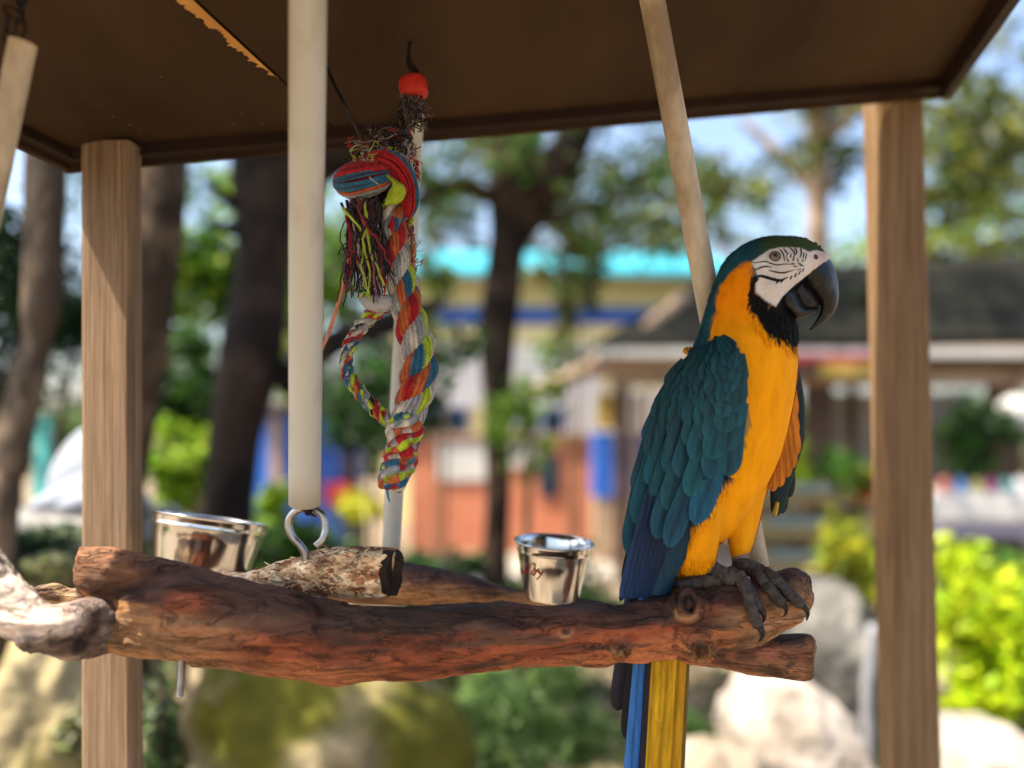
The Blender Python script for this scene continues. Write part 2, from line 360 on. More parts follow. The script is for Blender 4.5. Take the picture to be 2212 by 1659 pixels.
tl = plane_hit(226, 303, -.001); bl = W(228, 1659, tl.y)
k = (0-bl.z)/(bl.z-tl.z); bl = bl+(bl-tl)*k
post('post', tl, bl, .070, .037, m_post, R(-3))
z2 = 1.28; tr = W(1945, 178, z2); tr = Vector(plane_hit(1945, 196, -.001)); b2 = W(1985, 1659, tr.y*1.0); b2 = b2+(b2-tr)*((0-b2.z)/(b2.z-tr.z))
post('post', tr, b2, .090, .05, m_post2, R(7))

# ------------------------------------------------------------------ trees behind the shelter
BR1, BR2 = (.16, .11, .065), (.30, .22, .14)
DK1, DK2 = (.055, .035, .024), (.12, .08, .055)
def tree(name, base, label, cat='tree', group='trees behind the shelter'): return empty(name, (base[0], base[1], 0), label, cat, group)
z = 2.1
t = tree('garden_tree', W(0, 900, z), 'knotty grey brown trunk beside the ivy ledge, pinched below its middle')
trunk('trunk', [(46, -160, 150, -160, z, .05), (54, 100, 146, 100, z, .05), (52, 290, 143, 290, z, .05), (48, 420, 141, 420, z, .05), (45, 560, 136, 560, z, .055), (46, 660, 131, 660, z, .05), (44, 745, 108, 745, z, .037), (20, 800, 104, 800, z, .05), (-8, 900, 88, 900, z, .055), (-30, 1020, 60, 1020, z, .055), (-50, 1130, 40, 1130, z, .06), (-120, gv(z)+10, 40, gv(z)+10, z, .09)], t, (.045, .031, .019), (.15, .108, .07), .012)
crown('crown', 3000, [(-1.95, 3.0, 3.6, .6, .4, .4), (-.9, 3.3, 4.1, .6, .4, .3), (-2.2, 1.75, 4.1, .75, .5, .3), (-2.6, 2.8, 4.0, .8, .6, .3)], .11, G_DARK+G_MID, t)  # includes unseen overhead clumps added to shade the boulder and statue
z = 2.45
t = tree('garden_tree', W(280, 900, z), 'mottled brown trunk close behind the pine post, thinning downwards')
trunk('trunk', [(296, -200, 424, -200, z, .085), (296, 250, 410, 250, z, .08), (285, 420, 398, 420, z, .08), (270, 600, 384, 600, z, .08), (262, 750, 366, 750, z, .075), (250, 860, 346, 860, z, .065), (240, 1000, 323, 1000, z, .06), (232, 1200, 312, 1200, z, .06), (200, gv(z)+10, 330, gv(z)+10, z, .09)], t, (.028, .017, .009), (.085, .055, .032), .013)
crown('crown', 700, [(-1.3, 3.2, 4.2, .7, .5, .35)], .11, G_DARK+G_MID, t)
z = 3.4
t = tree('garden_tree', W(520, 900, z), 'thick dark leaning trunk with sunlit patches behind the front pipe')
trunk('trunk', [(500, -100, 690, -100, z, .17), (494, 200, 660, 200, z, .16), (505, 400, 642, 400, z, .14), (512, 520, 632, 520, z, .13), (500, 620, 626, 620, z, .125), (478, 720, 618, 720, z, .14), (462, 820, 606, 820, z, .14), (450, 920, 572, 920, z, .12), (444, 1020, 558, 1020, z, .115), (436, 1120, 552, 1120, z, .115), (415, 1400, 560, 1400, z, .14), (380, gv(z)+10, 600, gv(z)+10, z, .2)], t, (.010, .006, .004), (.032, .019, .012), .03,
      limbs=([(600, 830, z, 38), (680, 770, z, 34), (760, 720, z+.1, 28), (860, 690, z+.3, 22), (960, 650, z+.5, 12)], [(600, 420, z, 40), (690, 360, z, 36), (790, 300, z-.1, 30), (900, 200, z-.1, 20)],
             [(510, 500, z, 10), (480, 488, z-.1, 7), (455, 480, z-.1, 3)], [(510, 440, z, 10), (470, 415, z-.1, 7), (440, 380, z-.1, 3)]))
crown('crown', 2500, [(-.9, 3.6, 4.4, .9, .6, .3), (-.45, 4.1, 1.78, .42, .35, .28), (-.62, 4.2, 1.60, .35, .3, .22)], .085, G_DARK+G_MID[:1], t, clumps=16, spread=.28)
z = 5.6
t = tree('garden_tree', W(1075, 900, z), 'slender dark forked trunk rising in front of the cream building')
trunk('trunk', [(1075, 80, 1170, 80, z, .15), (1062, 260, 1170, 260, z, .17), (1052, 400, 1160, 400, z, .17), (1056, 500, 1148, 500, z, .15), (1046, 600, 1128, 600, z, .13), (1036, 720, 1114, 720, z, .125), (1046, 830, 1108, 830, z, .10), (1050, 950, 1104, 950, z, .09), (1046, 1150, 1102, 1150, z, .09), (1020, gv(z)+6, 1120, gv(z)+6, z, .13)], t, (.013, .008, .005), (.045, .026, .016), .02,
      limbs=([(1090, 540, z, 40), (1150, 450, z, 44), (1200, 380, z-.1, 42), (1260, 250, z-.1, 38), (1330, 60, z, 30)], [(1075, 430, z, 22), (980, 400, z-.2, 18), (880, 450, z-.4, 14), (780, 540, z-.5, 10), (700, 600, z-.5, 6)], [(1080, 330, z, 30), (980, 250, z, 20), (880, 230, z, 14)], [(1100, 470, z, 22), (1200, 470, z+.3, 16), (1330, 430, z+.6, 10), (1450, 420, z+.7, 5)]))
crown('crown', 7500, [(-.35, 5.2, 3.2, .45, .35, .28), (.55, 5.5, 3.1, .45, .35, .3), (.95, 5.6, 2.85, .4, .3, .25), (-1.5, 5.0, 5.6, 1.6, 1.2, .45), (1.2, 5.4, 5.7, 1.8, 1.4, .45), (-.4, 7.2, 6.4, 2.2, 1.2, .45), (-.3, 5.2, 3.35, .75, .5, .34), (.75, 5.8, 3.5, .8, .5, .32), (.52, 5.4, 2.93, .28, .3, .2), (1.0, 5.5, 3.2, .5, .4, .2), (.62, 5.3, 2.72, .3, .25, .22), (.45, 5.3, 2.45, .2, .2, .2), (-.55, 5.2, 2.9, .3, .3, .2), (.1, 5.4, 3.4, .4, .3, .2)], .10, G_OLIVE+G_MID[:2], t, clumps=20, spread=.26)  # highest clumps are out of view, added for dappled shade on the garden
z = 10.5
t = tree('garden_tree', W(1765, 900, z), 'pale sunlit trunk standing beyond the shingled kiosk')
trunk('trunk', [(1738, 40, 1796, 40, z, .17), (1740, 300, 1794, 300, z, .17), (1742, 550, 1792, 550, z, .17), (1736, 900, 1796, 900, z, .18), (1725, gv(z)+6, 1800, gv(z)+6, z, .25)], t, (.34, .24, .16), (.50, .38, .27), .02,
      limbs=([(1765, 330, z, 18), (1850, 230, z, 14), (1960, 160, z, 9)], [(1765, 420, z, 16), (1680, 330, z, 12), (1600, 260, z, 8)]))
crown('crown', 5200, [(1.2, 7.6, 6.6, 1.8, 1.0, .4), (3.6, 7.0, 6.3, 1.9, 1.1, .4), (5.9, 7.8, 6.7, 1.5, 1.0, .4), (5.9, 9.6, 5.2, 1.0, .7, 1.2), (2.6, 10.2, 4.6, 1.4, .8, .45), (4.4, 10.5, 5.6, 1.3, .8, 1.0), (6.2, 10.5, 4.8, 1.3, .8, .9), (2.2, 10.4, 4.0, .9, .6, .35), (5.6, 9.8, 3.5, 1.3, .8, .4), (3.6, 10.8, 3.4, .9, .6, .3)], .20, G_OLIVE+[(.26, .30, .05), (.34, .36, .07), (.05, .09, .02)], t, clumps=30, spread=.24)  # includes high clumps out of view, added to shade the kiosk
for (x, y, h, rr, lab, cs) in ((-6.5, 15, 7.5, 2.2, 'broad dark tree far behind the thick leaning trunk', G_DARK+G_MID), (-3.6, 13, 6.6, 1.5, 'yellow green tree behind the bright shrubs', G_LIME+G_MID), (-1.6, 17, 8.4, 1.7, 'loose grey green tree seen behind the rope toy', G_OLIVE+G_MID),
                          (1.3, 18, 8.6, 1.6, 'hazy olive tree behind the cream building', G_OLIVE), (3.0, 16.5, 8.0, 1.5, 'feathery blue green tree above the turquoise roof', [(.06, .10, .07), (.09, .13, .08), (.05, .08, .03)]), (5.0, 19, 8.2, 1.8, 'olive tree rising over the shingled kiosk roof', G_OLIVE+G_LIME[:1]), (7.6, 15, 7.4, 1.7, 'yellow leaved tree beyond the dull pine post', G_LIME+[(.3, .3, .06)]), (10.5, 17, 8.0, 2.2, 'light green tree beyond the stall with the white cloth', G_LIME[:2]+G_OLIVE)):
    t = empty('distant_tree', (x, y, 0), lab, 'tree', 'trees behind the shelter')
    V, Fc = tube(np.array([(x, y, 0), (x+.05, y, h*.35), (x-.05, y, h*.7)]), [.2, .16, .08], 10)
    mk('trunk', V, Fc, m_bark, t, col=np.broadcast_to((.12, .08, .05), (len(V), 3)))
    crown('crown', 1500, [(x, y, h*.74, rr, rr*.8, h*.25), (x+rr*.5, y-.4, h*.5, rr*.8, rr*.6, h*.18), (x-rr*.6, y, h*.58, rr*.7, rr*.5, h*.18), (x, y-.3, h*.38, rr*.7, rr*.5, h*.10)], .24, cs, t, clumps=30, spread=.22)
V, Fq, C = leaves(16000, (0, 24, 1.1), (26, 2.0, 1.5), .34, G_MID+G_OLIVE, clumps=160, spread=.12)
mk('distant_woodland', V, Fq, m_leaf, smooth=False, col=C, kind='stuff')

# ------------------------------------------------------------------ shrubs and plants
def shrub(name, u, v, z, ru, rv, n, size, cols, label, cat='shrub', depth=.35, clumps=12, spread=.3, aspect=2.0, group='shrubs around the shelter', stems=3):
    c = W(u, v, z); t = empty(name, (c.x, z, 0), label, cat, group); rx, rz = ru*z/F, rv*z/F
    crown('foliage', n, [(c.x, z, c.z, rx, depth, rz)], size, cols, t, clumps=clumps, spread=spread, aspect=aspect)
    for k in range(stems):
        x = c.x+rng.normal()*rx*.25; V, Fc = tube(catmull([(c.x+(x-c.x)*.3, z, -.02), ((x+c.x)/2, z, c.z*.5), (x, z+rng.normal()*.05, c.z)], 10), np.linspace(.018, .008, 10), 7)
        mk('stem', V, Fc, m_bark, t, col=np.broadcast_to((.10, .07, .04), (len(V), 3)))
    return t
shrub('holly_shrub', 40, 700, 2.9, 190, 250, 5200, .042, [(.006, .02, .006), (.010, .028, .008), (.03, .075, .015)], 'dark glossy small leaved shrub around the knotty trunk', clumps=26, spread=.26)
shrub('broadleaf_shrub', 440, 600, 5.6, 130, 170, 1700, .10, G_LIME+G_MID, 'sunlit yellow green shrub between the mottled and the thick leaning trunk', depth=.5)
shrub('broadleaf_shrub', 410, 830, 4.6, 110, 110, 1500, .085, G_DARK+G_MID, 'dark green shrub below the sunlit yellow green one')
shrub('broadleaf_shrub', 395, 1010, 4.2, 95, 105, 1300, .07, G_LIME, 'pale lime shrub behind the large steel pail')
shrub('broadleaf_shrub', 700, 560, 6.2, 120, 150, 900, .12, G_LIME+G_MID, 'bright green leaves behind the tangled rope toy', depth=.5)
shrub('young_tree', 1235, 600, 8.2, 85, 150, 620, .15, G_OLIVE+[(.2, .22, .06)], 'olive leaved young tree in front of the cream building', 'tree', depth=.4, clumps=14, spread=.24)
shrub('young_tree', 950, 640, 8.4, 60, 110, 260, .15, G_LIME[2:]+G_OLIVE, 'thin green young tree between the rope toy and the forked trunk', 'tree', depth=.4, clumps=10, spread=.22)
shrub('broadleaf_shrub', 800, 850, 4.9, 150, 130, 2300, .075, G_DARK+G_DARK[:1]+G_MID[:1], 'dense dark shrub behind the loop of the rope toy', clumps=20)
shrub('low_shrub', 640, 1200, 3.9, 160, 90, 1500, .075, G_MID+G_LIME[2:]+G_DARK, 'low leafy shrub behind the eye bolt')
shrub('low_shrub', 930, 1250, 4.6, 120, 80, 1000, .08, G_DARK+G_MID[:2], 'low dark green shrub in front of the salmon wall')
shrub('low_shrub', 1230, 1300, 4.4, 170, 110, 1500, .08, G_MID+[(.12, .2, .05)], 'loose pale green shrub behind the small steel cup')
shrub('vine', 1130, 880, 5.2, 130, 170, 330, .10, [(.14, .25, .03), (.2, .32, .05)], 'bright green vine hanging round the slender forked trunk', 'vine', depth=.15, clumps=14, spread=.2)
shrub('fern', 1140, 1570, 2.9, 215, 150, 2600, .10, [(.28, .42, .12), (.42, .56, .22), (.14, .24, .05)], 'large feathery fern under the perch beside the mossy boulder', 'fern', aspect=5, clumps=26, spread=.2)
shrub('fern', 1440, 1600, 3.1, 120, 110, 650, .09, G_MID+G_OLIVE[:1], 'darker fern behind the tail of the macaw', 'fern', aspect=4, clumps=16, spread=.22)
shrub('lime_shrub', 2165, 1420, 3.6, 135, 230, 4200, .085, [(.40, .52, .008), (.48, .56, .015), (.28, .44, .008)], 'brilliant lime green shrub beside the dull pine post', clumps=16)
shrub('low_shrub', 2110, 1230, 5.0, 120, 60, 700, .1, G_MID+G_LIME[2:], 'green shrub below the stall with the white cloth')
shrub('low_shrub', 2120, 940, 6.8, 130, 90, 700, .12, G_MID+G_DARK, 'dark green shrub under the kiosk roof near its brown post')
shrub('yellow_plant', 1840, 1200, 4.4, 80, 110, 420, .15, [(.42, .40, .02), (.30, .34, .02), (.2, .26, .03)], 'yellow leaved plant in front of the wooden display shelves', 'plant', aspect=4)
shrub('yellow_plant', 1720, 1010, 6.2, 20, 60, 120, .1, [(.35, .5, .01)], 'small lime plant behind the breast of the macaw', 'plant')
shrub('green_plant', 1850, 1030, 5.4, 90, 60, 330, .16, G_MID+G_LIME[2:], 'strappy green plant around the orange bromeliad', 'plant', aspect=5)
shrub('yellow_flowers', 770, 1095, 4.3, 60, 40, 240, .07, [(.55, .50, .02), (.4, .42, .04)], 'cluster of yellow flowers behind the front pipe', 'flowers')
shrub('yellow_plant', 600, 1110, 4.1, 60, 60, 260, .08, G_LIME, 'lime leaved plant at the foot of the thick leaning trunk', 'plant')
c = W(1862, 1030, 5.2); br = empty('bromeliad', (c.x, c.y, 0), 'orange bromeliad flower spike beside the dull pine post', 'bromeliad')
V, Fq, C = leaves(110, (c.x, c.y, c.z), (.11, .1, .15), .12, [(.5, .12, .02), (.42, .16, .04)], clumps=4, aspect=3)
mk('flower', V, Fq, m_leaf, br, smooth=False, col=C)
V, Fc = tube([(c.x, c.y, 0), (c.x, c.y, c.z)], [.02, .015], 8); mk('stem', V, Fc, m_bark, br, col=np.broadcast_to((.08, .12, .03), (len(V), 3)))

for i, (x, y, r_, h_, n_, cs, lab) in enumerate(((4.6, 3.6, .7, .55, 800, G_LIME, 'round lime shrub past the brilliant lime shrub'), (5.6, 5.4, 1.0, .8, 900, G_MID, 'wide green shrub beyond the stall'), (3.3, 2.2, .6, .5, 600, G_MID+G_DARK, 'leafy shrub to the side of the dull pine post'), (-3.2, 3.2, .9, .9, 900, G_DARK+G_MID, 'tall dark shrub past the stone ledge'), (-4.6, 5.0, 1.0, 1.0, 900, G_MID+G_LIME, 'broad shrub past the blue booth'), (7.6, 8.5, 1.2, 1.3, 900, G_OLIVE+G_MID, 'olive shrub at the far side of the kiosk'), (-2.6, 1.0, .6, .8, 700, G_MID, 'green shrub to the side of the stone ledge'))):
    t = empty('garden_shrub', (x, y, 0), lab, 'shrub', 'shrubs around the shelter')
    crown('foliage', n_, [(x, y, h_*.85, r_, r_*.8, h_*.7)], .09, cs, t, clumps=16)
    V, Fc = tube([(x, y, -.02), (x+.03, y, h_*.9)], [.03, .012], 8); mk('stem', V, Fc, m_bark, t, col=np.broadcast_to((.1, .07, .04), (len(V), 3)))
for (x, y, h, rr, lab, cs) in ((12, 11, 7.0, 2.2, 'spreading tree far past the kiosk', G_MID+G_OLIVE), (15, 15, 8.5, 2.6, 'tall green tree behind the spreading one', G_MID), (-10, 12, 7.5, 2.4, 'tall green tree far past the stone ledge', G_MID+G_DARK), (-7, 7, 6.0, 1.8, 'dark tree past the broad shrub', G_DARK+G_MID)):
    t = empty('distant_tree', (x, y, 0), lab, 'tree', 'trees behind the shelter')
    V, Fc = tube(np.array([(x, y, 0), (x+.05, y, h*.35), (x-.05, y, h*.7)]), [.2, .16, .08], 10)
    mk('trunk', V, Fc, m_bark, t, col=np.broadcast_to((.12, .08, .05), (len(V), 3)))
    crown('crown', 1500, [(x, y, h*.74, rr, rr*.8, h*.25), (x+rr*.5, y-.4, h*.5, rr*.8, rr*.6, h*.18), (x-rr*.6, y, h*.58, rr*.7, rr*.5, h*.18)], .26, cs, t, clumps=24, spread=.24)

# ------------------------------------------------------------------ boulders, ledge
def boulder(name, u0, u1, v0, z, dz, label, cols, seed, lump=.16, cat='boulder', tiltv=0, squash=1.0, moss=None, foot=0.0, group='boulders below the perch', base_v=None):
    bm = bmesh.new(); bmesh.ops.create_icosphere(bm, subdivisions=5, radius=1)
    V = np.array([v.co[:] for v in bm.verts]); bm.verts.index_update(); Fc = [tuple(v.index for v in f.verts) for f in bm.faces]; bm.free()
    V = np.sign(V)*np.abs(V)**.82
    V = V*(1+lump*fbm(V, (1.1,)*3, 4, seed)[:, None]+.05*fbm(V, (4,)*3, 3, seed+5)[:, None])
    x0, x1 = W(u0, 0, z).x, W(u1, 0, z).x; top = W(0, v0, z).z; bot = foot-.06
    V = V*np.array([(x1-x0)/2, dz, (top-bot)/2])
    V[:, 2] += tiltv*V[:, 0]
    V += np.array([(x0+x1)/2, z+dz*.6, (top+bot)/2]); V[:, 2] = np.maximum(V[:, 2], bot)
    C = mix(cols[0], cols[1], sm01(fbm(V, (3,)*3, 4, seed+1), -.2, .3))
    if moss is not None:
        C = mix(C, moss[0], sm01(fbm(V, (2.5,)*3, 3, seed+2)+moss[1]+(moss[2]*(top-V[:, 2])/(top-bot)), -.1, .35))
    return tag(mk(name, V, Fc, m_rock, col=C, base=((x0+x1)/2, z+dz*.6, bot)), label, cat, group)
MOSS = (.10, .095, .010)
boulder('boulder', 300, 1010, 1385, 2.25, .42, 'large mossy boulder under the perch with a bare beige top', [(.26, .20, .12), (.40, .32, .20)], 3.0, .2, tiltv=-.30, moss=(MOSS, -.22, 1.9))
boulder('boulder', -90, 190, 1360, 2.0, .25, 'rounded yellow mossed boulder under the ivy ledge', [(.21, .17, .075), (.32, .26, .14)], 8.0, .15, moss=((.22, .20, .03), -.3, .9))
boulder('boulder', 130, 420, 1530, 2.1, .2, 'dark mossy stone between the two mossy boulders', [(.12, .11, .06), (.2, .18, .1)], 9.0, .2, moss=((.08, .09, .015), -.1, .6))
boulder('boulder', 1590, 1915, 1500, 2.7, .28, 'bright pale boulder in the sun below the end of the perch', [(.27, .225, .18), (.38, .33, .28)], 5.2, .10, tiltv=-.30)
boulder('boulder', 1440, 1700, 1640, 2.5, .2, 'low pale stone in front of the bright pale boulder', [(.26, .21, .15), (.36, .31, .24)], 5.9, .12)
boulder('boulder', 1720, 1905, 1265, 3.6, .3, 'dark grey boulder standing behind the cut end of the perch', [(.10, .095, .085), (.17, .16, .14)], 6.1, .18)
boulder('boulder', 2030, 2300, 1600, 3.0, .25, 'pale flat stone at the foot of the lime shrub', [(.28, .24, .2), (.38, .33, .28)], 7.3, .2)
boulder('boulder', 930, 1110, 1250, 6.2, .3, 'grey stone in front of the salmon wall', [(.4, .38, .34), (.5, .48, .44)], 7.9, .2)
ledge = empty('stone_ledge', (W(60, 0, 2.6).x, 2.6, 0), 'grey stone ledge with mossy side overgrown by ivy', 'ledge')
z = 2.5
V, Fc = box((W(20, 0, z).x, z+.12, W(0, 1116, z).z-.05), (.75, .55, .10), 0, .02); V[:, 2] += nz(V, (6, 6, 6))*.01
mk('cap_slab', V, Fc, m_rock, ledge, col=np.broadcast_to((.26, .25, .23), (len(V), 3)))
hh = W(0, 1116, z).z-.10
V, Fc = box((W(20, 0, z).x, z+.13, hh/2), (.68, .45, hh), 0, .03)
mk('side_wall', V, Fc, m_rock, ledge, col=np.broadcast_to((.15, .14, .06), (len(V), 3)))
# ivy
iv = empty('ivy', (W(70, 0, 2.2).x, 2.2, 0), 'variegated ivy spilling over the grey stone ledge', 'ivy')
V, Fq, C = leaves(900, W(60, 1190, 2.22), (.19, .07, .085), .042, [(.05, .10, .045), (.10, .16, .08), (.22, .26, .14), (.03, .07, .03)], clumps=24, spread=.3, aspect=1.25)
mk('leaves', V, Fq, m_leaf, iv, smooth=False, col=C)
V, Fq, C = leaves(160, W(110, 1225, 2.08), (.07, .04, .035), .045, [(.42, .40, .22), (.30, .33, .14)], clumps=8, spread=.3, aspect=1.3); mk('pale_leaves', V, Fq, m_leaf, iv, smooth=False, col=C)
V, Fq, C = leaves(420, W(340, 1590, 2.05), (.05, .06, .26), .034, [(.04, .08, .03), (.08, .13, .04), (.20, .25, .12)], clumps=18, spread=.3, aspect=1.25); mk('trailing_leaves', V, Fq, m_leaf, iv, smooth=False, col=C)
V, Fq, C = leaves(240, W(150, 1600, 2.0), (.05, .05, .09), .034, [(.30, .34, .12), (.44, .42, .25)], clumps=8, spread=.3, aspect=1.25); mk('pale_leaves', V, Fq, m_leaf, iv, smooth=False, col=C)
V, Fc = tube(catmull([np.array(W(60, 1150, 2.25)), np.array(W(180, 1300, 2.1)), np.array(W(330, 1420, 2.05)), np.array(W(345, 1640, 2.03)), np.array(W(340, 2100, 2.05))], 40), .006, 7); mk('vine_stem', V, Fc, m_bark, iv, col=np.broadcast_to((.14, .10, .06), (len(V), 3)))
# white sculpture lying on the ledge
z = 2.62; m_stat = M('white_painted_concrete', (.24, .26, .30), (.33, .35, .40), 6, rough=.7, bump=.2, bscale=30)
st = empty('statue', W(140, 1112, z), 'rounded white painted concrete figure lying on the stone ledge', 'statue')
V1 = loft([(95, 1075, 100, 1085, z, .01), (110, 1010, 140, 1105, z, .06), (150, 950, 230, 1110, z+.02, .10), (190, 925, 300, 1110, z+.03, .12), (240, 960, 330, 1110, z+.03, .09), (300, 1040, 340, 1100, z+.03, .03)], 30, 24)
mk('body', *V1, m_stat, st)
V2 = loft([(60, 1092, 72, 1106, z-.1, .012), (78, 1075, 92, 1106, z-.1, .025), (110, 1058, 128, 1102, z-.09, .03), (150, 1035, 172, 1092, z-.08, .035), (200, 1015, 230, 1085, z-.06, .04), (250, 1010, 270, 1080, z-.04, .03)], 30, 20)
mk('limb', *V2, m_stat, st)
V3 = loft([(120, 1092, 124, 1104, z-.16, .01), (150, 1070, 160, 1106, z-.16, .03), (190, 1060, 200, 1106, z-.15, .03), (230, 1075, 232, 1106, z-.14, .01)], 24, 18)
mk('limb', *V3, m_stat, st)
z = 3.1; bd = empty('turquoise_board', W(75, gv(z), z), 'narrow turquoise board leaning behind the knotty trunk', 'board')
V, Fc = prism([W(56, 1120, z), W(88, 1120, z), W(108, 900, z+.1), W(74, 900, z+.1)], (0, .03, 0)); V[[0, 1, 4, 5], 2] = 0; mk('board', V, Fc, M('turquoise_paint', (.10, .42, .40), (.14, .5, .47), 10, rough=.5), bd, smooth=False)

# ------------------------------------------------------------------ buildings and stalls
def pbox(u0, u1, v0, v1, z, d):
    a, b = W(u0, v1, z), W(u1, v0, z); return box(((a.x+b.x)/2, z+d/2, (a.z+b.z)/2), (abs(b.x-a.x), d, abs(b.z-a.z)))
def part(nm, par, mat, u0, u1, v0, v1, z, d): return mk(nm, *pbox(u0, u1, v0, v1, z, d), mat, par, smooth=False)
cr_ = M('cream_render', (.80, .66, .30), (.88, .76, .40), 3, rough=.85); wh = M('white_render', (.78, .76, .72), (.86, .84, .80), 3, rough=.8)
bl_ = M('blue_paint', (.025, .10, .42), (.04, .14, .5), 4, rough=.5); tq = M('turquoise_metal', (.035, .26, .34), (.05, .34, .42), 3, rough=.45)
sa = M('salmon_paint', (.52, .18, .095), (.60, .23, .13), 3, rough=.8); gy = M('pale_grey_panel', (.52, .50, .46), (.6, .58, .54), 4, rough=.7)
dkb = M('dark_brown_timber', (.055, .033, .022), (.10, .06, .04), 8, (1, 1, .3), .7); tan_ = M('tan_timber', (.30, .20, .13), (.42, .30, .2), 6, rough=.8); rd = M('red_paint', (.35, .02, .03), (.42, .03, .04), 6, rough=.5)
gl = M('dark_glass', (.02, .04, .06), rough=.08); gold = M('mustard_paint', (.36, .26, .05), (.5, .32, .08), 5, rough=.6); shing = M('dark_shingles', (.003, .003, .002), (.013, .013, .007), 6, rough=.9, bump=.9, bscale=24)
z = 12.5
bd = empty('cream_building', (W(1200, 0, z).x, z+1.5, 0), 'cream and blue building with a turquoise roof behind the forked trunk', 'building')
part('wall', bd, cr_, 830, 1560, 585, gv(z)+4, z, 3)
part('blue_band', bd, bl_, 826, 1564, 664, 698, z-.06, .059)
part('white_wall', bd, wh, 860, 1060, 745, 880, z-.05, .048); part('white_wall', bd, wh, 1110, 1300, 745, 1010, z-.05, .048); part('white_wall', bd, wh, 1315, 1540, 842, 940, z-.05, .048)
for u in (930, 985, 1140, 1195): 
    w_ = part('window', bd, bl_, u-24, u+24, 882, 948, z-.07, .068); mk('pane', *pbox(u-19, u+19, 888, 942, z-.076, .004), gl, w_, smooth=False)
for u in (1340, 1400, 1460): part('mullion', bd, tan_, u-6, u+6, 842, 940, z-.08, .03)
a0, a1 = W(800, 590, z-.5), W(1600, 590, z-.5); top = W(0, 556, z+1.5).z
mk('roof', *prism([(a0.x, z-.5, a0.z-.05), (a1.x, z-.5, a0.z-.05), (a1.x, z+1.5, top), (a0.x, z+1.5, top)], (0, 0, .1)), tq, bd, smooth=False)
z = 9.6
bd = empty('salmon_wall', (W(1100, 0, z).x, z, 0), 'salmon painted garden wall with a pale grey panel', 'wall')
part('wall', bd, sa, 885, 1345, 945, gv(z)+3, z, .25); part('panel', bd, gy, 945, 1062, 955, 1038, z-.03, .028); part('panel', bd, gy, 1098, 1170, 955, 1010, z-.03, .028)
part('opening', bd, gl, 1165, 1205, 985, 1072, z-.035, .03); part('coping', bd, tan_, 878, 1352, 936, 945, z-.06, .37)
z = 8.6
bd = empty('blue_booth', (W(650, 0, z).x, z, 0), 'bright blue booth seen between the thick trunk and the front pipe', 'booth')
part('wall', bd, bl_, 545, 760, 890, gv(z)+3, z, .6); part('post', bd, tan_, 582, 604, 900, 1100, z-.08, .07); part('post', bd, dkb, 738, 752, 880, gv(z)+3, z-.08, .07); part('counter', bd, rd, 700, 770, 1045, 1090, z-.2, .19); part('roof_edge', bd, dkb, 535, 775, 872, 889, z-.25, .9)
bd = empty('blue_booth', (W(1350, 0, z).x, z, 0), 'bright blue panel booth behind the back of the macaw', 'booth')
part('wall', bd, bl_, 1285, 1420, 935, 1075, z, .5); part('base', bd, tan_, 1285, 1420, 1075, gv(z)+3, z+.02, .46); part('post', bd, tan_, 1368, 1384, 850, gv(z)+3, z-.1, .09); part('sign_panel', bd, gold, 1290, 1360, 850, 925, z+.03, .05)
# shingled kiosk
z = 7.2
ki = empty('kiosk', (W(1800, 0, z).x, z+1.5, 0), 'open kiosk with a dark shingled hip roof and pale beams', 'kiosk')
e0, e1 = W(1285, 757, z), W(2500, 738, z); back = z+3.4; r0, r1 = W(1545, 600, z+1.6), W(2300, 560, z+1.7)
c = [np.array(p) for p in ((e0.x, z, e0.z), (e1.x, z, e1.z), (e1.x, back, e1.z), (e0.x, back, e0.z))]; q0, q1 = np.array(r0), np.array(r1)
def roofside(pts):
    V, Fc = prism(pts, (0, 0, .07)); return mk('roof_side', V, Fc, shing, ki, smooth=False)
roofside([c[0], c[1], q1, q0]); roofside([c[2], c[3], q0, q1]); roofside([c[3], c[0], q0]); roofside([c[1], c[2], q1])
mk('ceiling', *prism([c[0]-[0, 0, .05], c[1]-[0, 0, .05], c[2]-[0, 0, .05], c[3]-[0, 0, .05]], (0, 0, .035)), tan_, ki, smooth=False)
part('fascia', ki, gy, 1285, 2500, 752, 770, z-.05, .045)
part('beam', ki, tan_, 1320, 2480, 792, 832, z+.25, .15); part('beam', ki, dkb, 1880, 2480, 772, 792, z+.1, .12)
part('sign_board', ki, rd, 1700, 1880, 766, 782, z-.11, .05); part('sign_board', ki, gold, 1770, 1885, 783, 812, z-.11, .05); part('sign_board', ki, dkb, 1690, 1800, 784, 812, z-.1, .05)
for u, w in ((1345, 14), (1775, 26), (2180, 30)): part('post', ki, dkb, u-w, u+w, 832, gv(z+.4)+3, z+.35, .16)
part('post', ki, dkb, 1836, 1852, 832, gv(z+2)+3, z+2, .12)
mk('rafter', *tube([np.array(W(1150, 850, z-.3)), np.array(W(1320, 775, z+.1)), np.array(W(1480, 640, z+.7))], .07, 8), tan_, ki)
part('back_panel', ki, dkb, 2080, 2170, 880, gv(z+2.6)+3, z+2.6, .1); part('back_panel', ki, M('grey_wall', (.30, .27, .24), (.4, .36, .32), 4), 1740, 2090, 850, gv(z+3)+3, z+3.0, .1)
V, Fq, C = leaves(700, W(1880, 650, z+.9), (1.1, .5, .14), .11, G_DARK+G_OLIVE+[(.2, .18, .12)], clumps=20, spread=.25); mk('roof_litter', V, Fq, m_leaf, ki, smooth=False, col=C, kind='stuff')
V, Fc = tube([np.array(W(2190, 880, 7.0)), np.array(W(2190, 880, 7.02))], .10, 20); bm = bmesh.new(); bmesh.ops.create_uvsphere(bm, u_segments=20, v_segments=12, radius=.17); bm.verts.index_update()
